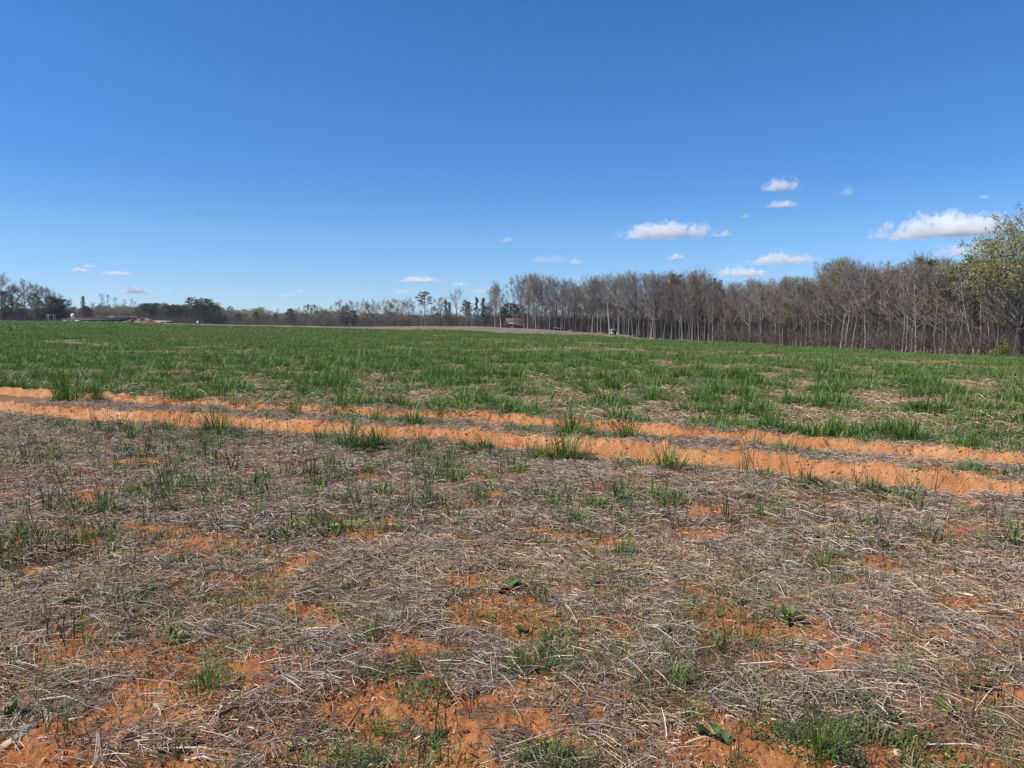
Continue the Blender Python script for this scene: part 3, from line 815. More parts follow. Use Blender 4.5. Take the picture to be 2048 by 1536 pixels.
# ------------------------------------------------------------------ trees: prototypes 20 m tall
def tree_protos(seed, kind, tk=1.0):
    """returns (trunk mesh, branches mesh, leaf mesh or None); height of the finished tree is about 20"""
    r = np.random.default_rng(seed)
    T, B, L = Geo(), Geo(), Geo()
    spec = dict(
        forest=dict(base=.28, top=.78, n=15, ang=(.55, 1.1), len=(.22, .40), r0=.175, lean=.055, tw=6, up=.36, wig=.085),
        slim=dict(base=.34, top=.84, n=12, ang=(.5, .95), len=(.15, .28), r0=.125, lean=.075, tw=6, up=.42, wig=.10),
        fork=dict(base=.28, top=.66, n=11, ang=(.55, 1.0), len=(.30, .48), r0=.23, lean=.04, tw=6, up=.36, wig=.05),
        open=dict(base=.24, top=.70, n=13, ang=(.75, 1.2), len=(.32, .50), r0=.25, lean=.03, tw=7, up=.28, wig=.05),
        big=dict(base=.20, top=.66, n=20, ang=(.75, 1.35), len=(.40, .60), r0=.42, lean=.02, tw=8, up=.24, wig=.07),
        sapling=dict(base=.30, top=.90, n=9, ang=(.5, .95), len=(.14, .28), r0=.11, lean=.16, tw=5, up=.4, wig=.10))[kind]
    H = 20.0
    hk = H * spec['top']
    n = 12
    t = np.linspace(0, 1, n)
    dirx = r.normal(0, spec['lean'], 2)
    pts = np.zeros((n, 3)); pts[:, 2] = t * hk - 0.25 * (t == 0)
    wob = np.cumsum(r.normal(0, spec['wig'] * .8, (n, 2)), axis=0); wob -= wob[0]
    pts[:, 0] = dirx[0] * hk * t + wob[:, 0]; pts[:, 1] = dirx[1] * hk * t + wob[:, 1]
    rad = spec['r0'] * (1 - 0.72 * t ** 1.1); rad[0] *= 1.45; rad[1] *= 1.06
    T.tube(pts, rad, 7, 0.5)
    ends = []
    up = spec['up']
    def branch(p, d, L_, rr, lvl, tint):
        k = 5 if lvl == 1 else (4 if lvl == 2 else 3)
        P = [p]; dd = d.copy()
        for i in range(k - 1):
            dd = dd + np.array([r.normal(0, .16), r.normal(0, .16), up * .42 + r.normal(0, .08)])
            dd /= np.linalg.norm(dd)
            P.append(P[-1] + dd * L_ / (k - 1))
        P = np.array(P)
        if lvl <= 2:
            B.tube(P, np.linspace(rr, rr * .35, k), 4 if lvl == 1 else 3, tint, 0, False)
        else:
            side = np.cross(P[-1] - P[0], r.normal(0, 1, 3)); side /= np.linalg.norm(side) + 1e-9
            w = rr
            B.add([P[0] - side * w, P[0] + side * w, P[1] + side * w * .7, P[1] - side * w * .7, P[2]], [(0, 1, 2, 3), (3, 2, 4)], tint, 0)
            ends.append(P[2]); ends.append(P[1])
        if lvl == 3: return
        m = (6 if lvl == 1 else spec['tw'])
        if lvl == 1: m = int(m + L_ / 1.6)
        for i in range(m):
            f = r.uniform(.25, 1.0) if lvl == 1 else r.uniform(.15, 1.0)
            q = f * (k - 1); a = int(min(q, k - 2)); pp = P[a] + (P[a + 1] - P[a]) * (q - a)
            base = P[a + 1] - P[a]; base /= np.linalg.norm(base) + 1e-9
            ax = np.cross(base, r.normal(0, 1, 3)); ax /= np.linalg.norm(ax) + 1e-9
            an = r.uniform(.35, .95)
            nd = base * math.cos(an) + ax * math.sin(an); nd[2] += up * .25; nd /= np.linalg.norm(nd)
            ln = L_ * r.uniform(.30, .52) * (1.15 - .5 * f) if lvl == 1 else L_ * r.uniform(.4, .75)
            ln = max(ln, .7)
            branch(pp, nd, ln, max(rr * .42, .022 * tk) if lvl == 1 else r.uniform(.011, .018) * tk, lvl + 1, float(np.clip(r.normal(.5, .22), 0, 1)))
    for i in range(spec['n']):
        f = spec['base'] / spec['top'] + (1 - spec['base'] / spec['top']) * ((i + r.uniform(0, .9)) / spec['n'])
        f = min(f, 1.0)
        q = f * (n - 1); a = int(min(q, n - 2)); p = pts[a] + (pts[a + 1] - pts[a]) * (q - a)
        azm = i * 2.4 + r.normal(0, .5); an = r.uniform(*spec['ang']) * (1.1 - .45 * (f - .4))
        d = np.array([math.cos(azm) * math.sin(an), math.sin(azm) * math.sin(an), math.cos(an)])
        frac = (f * spec['top'] - spec['base']) / max(spec['top'] - spec['base'], .01)
        ln = H * r.uniform(*spec['len']) * (1.0 - .25 * frac)
        branch(p, d, ln, np.interp(f, t, rad) * r.uniform(.42, .62), 1, float(np.clip(r.normal(.55, .15), 0, 1)))
    for i in range(3):
        azm = i * 2.1 + r.uniform(0, 1); an = r.uniform(.15, .42)
        d = np.array([math.cos(azm) * math.sin(an), math.sin(azm) * math.sin(an), math.cos(an)])
        branch(pts[-1], d, H * (1 - spec['top']) * r.uniform(.9, 1.15), rad[-1] * .75, 1, .5)
    return T, B, np.array(ends)

def leaf_geo(ends, r, frac, size, per=2):
    L = Geo()
    V, F, TT = [], [], []
    sel = ends[r.uniform(size=len(ends)) < frac]
    k = 0
    for e in sel:
        for j in range(per):
            c = e + r.normal(0, .22, 3); u = r.normal(0, 1, 3); u /= np.linalg.norm(u); v = np.cross(u, r.normal(0, 1, 3)); v /= np.linalg.norm(v) + 1e-9
            s = size * r.uniform(.5, 1.3)
            V += [c - u * s * .5, c + v * s * .35, c + u * s * .5, c - v * s * .35]; F.append((k, k + 1, k + 2, k + 3)); k += 4
            TT += [float(np.clip(r.normal(.5, .25), 0, 1))] * 4
    L.add(V, F, np.array(TT))
    return L

def needle_clump(g, c, rx, rz_, n, r, size=.42):
    V, F, TT = [], [], []
    for i in range(n):
        o = r.normal(0, .5, 3) * np.array([rx, rx, rz_])
        p = c + o
        u = o / (np.array([rx, rx, rz_]) ** 2) + r.normal(0, .9, 3) + np.array([0, 0, .5]); u /= np.linalg.norm(u) + 1e-9
        v = np.cross(u, r.normal(0, 1, 3)); v /= np.linalg.norm(v) + 1e-9
        s = size * r.uniform(.6, 1.3)
        V += [p - v * s * .24, p + v * s * .24, p + u * s]; F.append((3 * i, 3 * i + 1, 3 * i + 2))
        TT += [float(np.clip(r.normal(.5, .25), 0, 1))] * 3
    g.add(V, F, np.array(TT))

def pine_protos(seed, kind):
    r = np.random.default_rng(seed); T, B, L = Geo(), Geo(), Geo()
    H = 20.0
    bare = {'pine': .52, 'tuft': .62, 'dense': .12, 'spiky': .30}[kind]
    n = 9; t = np.linspace(0, 1, n); wob = np.cumsum(r.normal(0, .10, (n, 2)), 0); wob -= wob[0]
    pts = np.stack([wob[:, 0], wob[:, 1], t * H * .96 - .25 * (t == 0)], 1); rad = .24 * (1 - .85 * t) + .02; rad[0] *= 1.3
    T.tube(pts, rad, 7, .5)
    nb = {'pine': 30, 'tuft': 18, 'dense': 62, 'spiky': 44}[kind]
    for i in range(nb):
        f = bare + (1 - bare) * (i + r.uniform(0, 1)) / nb
        g = (f - bare) / (1 - bare)
        q = f * (n - 1); a = int(min(q, n - 2)); p = pts[a] + (pts[a + 1] - pts[a]) * (q - a)
        az = i * 2.4 + r.normal(0, .5)
        if kind == 'dense': reach = 4.4 * math.sqrt(max(.02, math.sin(math.pi * min(.985, .12 + .86 * g)))) * r.uniform(.6, 1.1) + .2
        elif kind == 'spiky': reach = 3.6 * (1 - .78 * g) * r.uniform(.55, 1.15)
        else: reach = (3.6 * math.sin(math.pi * min(.98, .22 + .70 * g)) * r.uniform(.5, 1.15) + .3)
        rise = {'dense': .12, 'spiky': .55, 'pine': .22, 'tuft': .28}[kind] * reach + r.normal(0, .25)
        e = p + np.array([math.cos(az) * reach, math.sin(az) * reach, rise]); m = (p + e) / 2 + np.array([0, 0, -.12 * reach])
        B.tube([p, m, e], [.07, .05, .02], 3, .5, 0, False)
        if kind == 'dense':
            for k in (.5, .85, 1.0): needle_clump(L, p + (e - p) * k, .85, .6, 24, r, .62)
        elif kind == 'spiky':
            for k in (.35, .6, .85, 1.0): needle_clump(L, p + (e - p) * k + np.array([0, 0, .05]), .45, .35, 15, r, .5)
        else:
            for k in (.72, 1.0): needle_clump(L, p + (e - p) * k + np.array([0, 0, .12]), .85, .38, 38, r, .5)
    return T, B, L

PROTO = {}
def reg(key, T, B, L, bark, twig, leafm):
    tm = T.mesh('trunk', [bark], True)
    bm_ = B.mesh('branches', [twig])
    lm = L.mesh('foliage', [leafm]) if L is not None else None
    PROTO.setdefault(key, []).append((tm, bm_, lm))

for i in range(6):
    T, B, E = tree_protos(500 + i, 'forest', 1.25); reg('forest', T, B, None, M_bark, M_twig, None)
    if i < 4:
        reg('pale', T, B, None, M_pale, M_twig, None)
        reg('dark', T, B, None, M_dark, M_twig, None)
        rr = np.random.default_rng(700 + i)
        reg('rust', T, B, leaf_geo(E, rr, .55, .20), M_bark, M_twig, M_leaf_rust)
        reg('green', T, B, leaf_geo(E, rr, .65, .26), M_bark, M_twig, M_leaf_green)
        reg('gold', T, B, leaf_geo(E, rr, .60, .24), M_bark, M_twig, M_leaf_gold)
for i in range(4):
    T, B, E = tree_protos(520 + i, 'slim', 1.6); reg('slim', T, B, None, M_bark, M_twig, None); reg('slimpale', T, B, None, M_pale, M_twig, None)
for i in range(3):
    T, B, E = tree_protos(540 + i, 'fork', 1.3); reg('fork', T, B, None, M_pale, M_twig, None); reg('forkdark', T, B, None, M_dark, M_twig, None)
for i in range(4):
    T, B, E = tree_protos(560 + i, 'open', 2.8); reg('open', T, B, None, M_dark, M_twig, None)
    rr = np.random.default_rng(720 + i)
    reg('opengold', T, B, leaf_geo(E, rr, .5, .26), M_dark, M_twig, M_leaf_gold)
    reg('openrust', T, B, leaf_geo(E, rr, .5, .24), M_dark, M_twig, M_leaf_rust)
    reg('opengreen', T, B, leaf_geo(E, rr, .6, .30), M_dark, M_twig, M_leaf_green)
for i in range(4):
    T, B, E = tree_protos(600 + i, 'sapling'); reg('sapling', T, B, None, M_pale if i % 2 else M_bark, M_twig, None)
for kind, k in (('pine', 4), ('tuft', 3), ('dense', 3), ('spiky', 2)):
    for i in range(k):
        T, B, L = pine_protos(620 + i + 10 * len(kind), kind); reg(kind, T, B, L, M_bark if kind in ('pine', 'tuft') else M_dark, M_dark, M_needle)
# crown extents, to fit the trees to the heights seen in the photograph
def top_of(p):
    z = 0
    for me in p:
        if me is None: continue
        a = np.empty(len(me.vertices) * 3, np.float32); me.vertices.foreach_get('co', a); z = max(z, float(np.percentile(a[2::3], 99.7)))
    return z
PTOP = {k: [top_of(p) for p in v] for k, v in PROTO.items()}

def add_tree(key, px, dist, ytop, label, group, name='bare_tree', cat='tree', variant=None, wide=1.0, rz=None, rnd=random.Random(3), xy=None):
    v = (rnd.randrange(len(PROTO[key])) if variant is None else variant) % len(PROTO[key])
    if xy is None:
        az = az_of(px); x, y = math.sin(az) * dist, math.cos(az) * dist
    else: x, y = xy
    zb = hz(x, y)
    zt = EYE + dist * tan_of(px, ytop)
    s = max(zt - zb, 2.0) / PTOP[key][v]
    root = bpy.data.objects.new(name, None); C.objects.link(root)
    root.empty_display_size = 0.5
    root.location = (x, y, zb); root.rotation_euler = (0, 0, rnd.uniform(0, 6.283) if rz is None else rz)
    root.scale = (s * wide, s * wide, s)
    tag(root, label, cat, group)
    for nm, me in zip(('trunk', 'branches', 'foliage'), PROTO[key][v]):
        if me is not None: link(nm, me, root)
    return root

ORD = ['first', 'second', 'third', 'fourth', 'fifth', 'sixth', 'seventh', 'eighth', 'ninth', 'tenth', 'eleventh', 'twelfth', 'thirteenth', 'fourteenth', 'fifteenth',
       'sixteenth', 'seventeenth', 'eighteenth', 'nineteenth', 'twentieth', 'twenty-first', 'twenty-second', 'twenty-third', 'twenty-fourth', 'twenty-fifth', 'twenty-sixth']
rnd = random.Random(11)
TOPS = [(975, 578), (985, 566), (1003, 556), (1030, 545), (1060, 543), (1092, 541), (1112, 549), (1130, 554), (1150, 557), (1168, 548), (1182, 545), (1200, 546), (1230, 541),
        (1300, 540), (1340, 539), (1380, 537), (1400, 533), (1412, 538), (1424, 552), (1440, 560), (1470, 556), (1500, 552), (1540, 552), (1575, 545), (1600, 550), (1630, 548),
        (1650, 518), (1690, 514), (1720, 518), (1745, 522), (1765, 528), (1790, 522), (1815, 520), (1840, 506), (1860, 510), (1880, 512), (1905, 514), (1930, 520), (1960, 512), (2050, 500)]
TX = [t_[0] for t_ in TOPS]; TY = [t_[1] for t_ in TOPS]
def top_y(px): return float(np.interp(px, TX, TY))

# --- the edge of the wood, trunk by trunk from the barn to the right side of the picture
EDGE_TRUNKS = [990, 996, 1003, 1026, 1031, 1056, 1067, 1073, 1078, 1095, 1099, 1109, 1122, 1129, 1141, 1147, 1150, 1162, 1176, 1182, 1188, 1195, 1202, 1209,
               1220, 1238, 1244, 1249, 1256, 1266, 1278, 1287, 1296, 1303, 1308, 1313, 1323, 1327, 1343, 1352, 1358, 1364, 1375, 1380, 1385, 1391, 1398, 1403, 1408, 1416, 1425,
               1433, 1438, 1451, 1461, 1486, 1500, 1506, 1518, 1524, 1544, 1551, 1561, 1566, 1577, 1586, 1593, 1603, 1612, 1620, 1625, 1639, 1652, 1661, 1672, 1682, 1691, 1700,
               1705, 1722, 1729, 1737, 1753, 1786, 1805, 1813, 1824, 1834, 1842, 1851, 1857, 1873, 1882, 1891, 1906, 1922, 1937, 1951, 1958, 1983, 1997, 2014, 2020, 2030]
SPECIAL = {990: ('pale', 572, 'pale slender tree at the left end of the wood, beside the barn'),
           1026: ('slimpale', 553, 'thin straight trunk standing in front of the barn roof'),
           1031: ('sapling', 600, 'slim young tree just right of the thin trunk by the barn'),
           1056: ('fork', 547, 'spreading bare tree just right of the dark barn gable'),
           1147: ('forkdark', 556, 'dark tree with low wide branches between parked vehicle and white shed'),
           1220: ('fork', 542, 'pale tree with forked trunk standing left of the white shed'),
           1278: ('dark', 540, 'thick dark trunk with bluish foot right of the white shed'),
           1296: ('slimpale', 548, 'bright pale trunk standing forward of the wood at the stubble edge'),
           1358: ('sapling', 592, 'thin pale trunk leaning strongly to the right at the wood edge'),
           1313: ('dark', 540, 'straight black trunk behind the bright pale trunk'),
           1691: ('fork', 520, 'pale grey tree with a wide fork rising above the right wood'),
           1612: ('sapling', 600, 'slim trunk kinked to the right at the edge of the right wood'),
           1753: ('pale', 545, 'pale trunk under a rusty rounded crown in the right wood'),
           1842: ('slimpale', 540, 'tall pale trunk below the ragged pine in the right wood'),
           1857: ('sapling', 655, 'low leaning white branched stem at the field edge'),
           1891: ('slimpale', 570, 'brightest white trunk in the right wood, forking halfway up'),
           1983: ('slimpale', 560, 'pale straight trunk left of the yellow-green bush')}
def seg_of(px):
    return [('the barn', 1040, 1108), ('the dark vehicle', 1108, 1222), ('the white shed', 1222, 1296), ('the bright pale forward trunk', 1296, 1433), ('the gap in the treetops', 1433, 1560),
            ('the dark green far pine', 0, 0)]
LM = [(985, 'left-end pale tree'), (1042, 'dark gable'), (1112, 'parked car'), (1230, 'white shed'), (1296, 'bright forward trunk'), (1433, 'treetop notch'),
      (1612, 'kinked slim trunk'), (1691, 'wide-forked pale tree'), (1753, 'rusty-crowned trunk'), (1842, 'ragged pine trunk'), (1891, 'brightest white trunk'), (1983, 'trunk by the bush')]
DESC = {'forest': 'bare grey tree', 'pale': 'pale barked bare tree', 'dark': 'dark barked bare tree', 'slim': 'slim bare tree', 'slimpale': 'slim pale bare tree', 'rust': 'rust budding tree',
        'gold': 'olive budding tree', 'green': 'green budding tree', 'sapling': 'thin young bare tree', 'fork': 'forked pale bare tree'}
cnt = {}
for px in EDGE_TRUNKS:
    j = rnd.uniform(-1, 1)
    D = float(edge_d(az_of(px))) + 0.6 + 2.2 * abs(j)
    if px == 1296: D -= 6
    lm = [l for l in LM if l[0] < px or l[0] == px][-1] if px >= 985 else LM[0]
    if px in SPECIAL:
        key, yt, lab = SPECIAL[px]
    else:
        key = rnd.choices(['forest', 'pale', 'dark', 'slim', 'slimpale', 'sapling'], [5.5, 1.0, 1.6, 3, 1.0, 1.2])[0]
        if px > 1433: key = rnd.choices(['forest', 'pale', 'slim', 'slimpale', 'sapling', 'rust', 'gold'], [5, 1.3, 3, 1.6, 2, 1.2, .9])[0]
        if 1090 < px < 1420 and rnd.random() < .12: key = 'rust'
        yt = top_y(px) + rnd.triangular(0, 34, 4) + (rnd.uniform(15, 70) if key in ('sapling',) else 0) + (rnd.uniform(0, 25) if 'slim' in key else 0)
        cnt[lm[1]] = cnt.get(lm[1], 0) + 1
        lab = f"{DESC[key]} at the wood edge, {ORD[cnt[lm[1]] - 1]} right of the {lm[1]}"
    add_tree(key, px, D, yt, lab, 'front row of trees along the wood edge', 'bare_tree' if key not in ('rust', 'gold', 'green') else 'budding_tree', rnd=rnd, wide=rnd.choice((.75, .95, 1.1, 1.25, 1.5)))

# --- inside the wood
icnt = {}
def inside(px0, px1, n, d0, d1, keys, wts, label, group, tlo=0, thi=14, sag=0.0):
    for i in range(n):
        px = px0 + (px1 - px0) * (i + rnd.random()) / n
        dd = d0 + (d1 - d0) * rnd.random() ** 1.2
        D = float(edge_d(az_of(px))) + dd
        key = rnd.choices(keys, wts)[0]
        lm = [l for l in LM if l[0] <= px][-1][1]
        ck = (key, lm); icnt[ck] = icnt.get(ck, 0) + 1
        lab = f"{ORD[icnt[ck] - 1]} {DESC[key]} deep in the wood, right of the {lm}"
        add_tree(key, px, D, top_y(px) + rnd.uniform(tlo, thi), lab, group, 'budding_tree' if key in ('rust', 'gold', 'green') else 'bare_tree', rnd=rnd, wide=rnd.uniform(.95, 1.4))
inside(1040, 1425, 58, 3, 18, ['forest', 'dark', 'rust', 'fork'], [5, 3, 1.1, .8],
       {'forest': 'grey bare tree inside the central wood behind its front trunks', 'dark': 'dark bare tree inside the central wood behind its front trunks',
        'rust': 'rust tinged budding tree inside the central wood', 'fork': 'forked bare tree inside the central wood'}, 'trees inside the central wood')
inside(1430, 1700, 40, 4, 32, ['forest', 'dark', 'rust', 'gold'], [5, 2, 1.6, .7],
       {'forest': 'grey bare tree inside the right wood left of the wide-forked tree', 'dark': 'dark bare tree inside the right wood left of the wide-forked tree',
        'rust': 'rust budding crown inside the right wood left of the wide-forked tree', 'gold': 'olive budding crown inside the right wood left of the wide-forked tree'}, 'trees inside the right wood')
inside(1690, 2060, 52, 4, 34, ['forest', 'dark', 'rust', 'gold', 'green'], [4, 2, 1.6, 2.2, .8],
       {'forest': 'grey bare tree inside the right wood between forked tree and oak', 'dark': 'dark bare tree inside the right wood between forked tree and oak',
        'rust': 'rust budding crown inside the right wood between forked tree and oak', 'gold': 'olive budding crown inside the right wood between forked tree and oak',
        'green': 'green budding crown inside the right wood between forked tree and oak'}, 'trees inside the right wood', 0, 20)

# --- single trees one can pick out
DD = lambda px, off=0.0: float(edge_d(az_of(px))) + off
for key, px, off, yt, lab, nm, wide, var in [
    ('tuft', 1352, 9, 548, 'dark green pine crown poking out of the central wood', 'pine_tree', .8, 0),
    ('tuft', 1337, 12, 568, 'lower dark pine left of the pine crown in the central wood', 'pine_tree', .7, 1),
    ('pine', 1402, 7, 583, 'dull green pine low in the central wood near the notch', 'pine_tree', .9, 2),
    ('pine', 1432, 10, 556, 'small dark pine at the notch in the treetops', 'pine_tree', .8, 1),
    ('gold', 1398, 5, 560, 'yellow-olive budding tree at the right end of the central wood', 'budding_tree', 1.2, 0),
    ('gold', 1405, 8, 572, 'second yellow-olive budding crown at the right end of the central wood', 'budding_tree', 1.1, 1),
    ('green', 1662, 14, 512, 'tall pale green budding tree rising above the right wood', 'budding_tree', 1.25, 0),
    ('green', 1678, 20, 514, 'pale green budding tree right behind the tallest green one', 'budding_tree', 1.15, 1),
    ('gold', 1645, 10, 545, 'small olive budding crown left of the tall green tree', 'budding_tree', 1.0, 2),
    ('green', 1772, 22, 520, 'pale green tip of a tree behind the rusty crown', 'budding_tree', 1.0, 2),
    ('rust', 1765, 4, 535, 'round rusty budding crown in the middle of the right wood', 'budding_tree', 1.45, 1),
    ('rust', 1748, 8, 545, 'rusty budding crown left of the round rusty crown', 'budding_tree', 1.2, 2),
    ('gold', 1800, 12, 528, 'green-gold budding crown left of the ragged pine', 'budding_tree', 1.1, 3),
    ('pine', 1845, 8, 516, 'ragged dark pine standing above the right wood', 'pine_tree', .85, 0),
    ('gold', 1862, 7, 540, 'olive budding crown wrapping the foot of the ragged pine', 'budding_tree', 1.3, 0),
    ('gold', 1888, 12, 530, 'olive budding crown right of the ragged pine', 'budding_tree', 1.2, 2),
    ('pine', 1945, 5, 513, 'broad dark pine left of the big oak', 'pine_tree', 1.35, 3),
    ('pine', 1965, 9, 520, 'dark pine tucked behind the big oak', 'pine_tree', 1.2, 2),
    ('gold', 1925, 8, 545, 'olive budding crown below the broad dark pine', 'budding_tree', 1.2, 1),
    ('forest', 1846, 26, 499, 'tall bare tree tips above the ragged pine', 'bare_tree', 1.0, 1),
    ('rust', 1990, 3, 548, 'rusty bare crown below the big oak', 'budding_tree', 1.1, 3),
    ('rust', 1905, 3, 575, 'dark reddish budding crown low in the right wood', 'budding_tree', 1.2, 0)]:
    add_tree(key, px, DD(px, off), yt, lab, None, nm, variant=var, wide=wide, rnd=rnd)

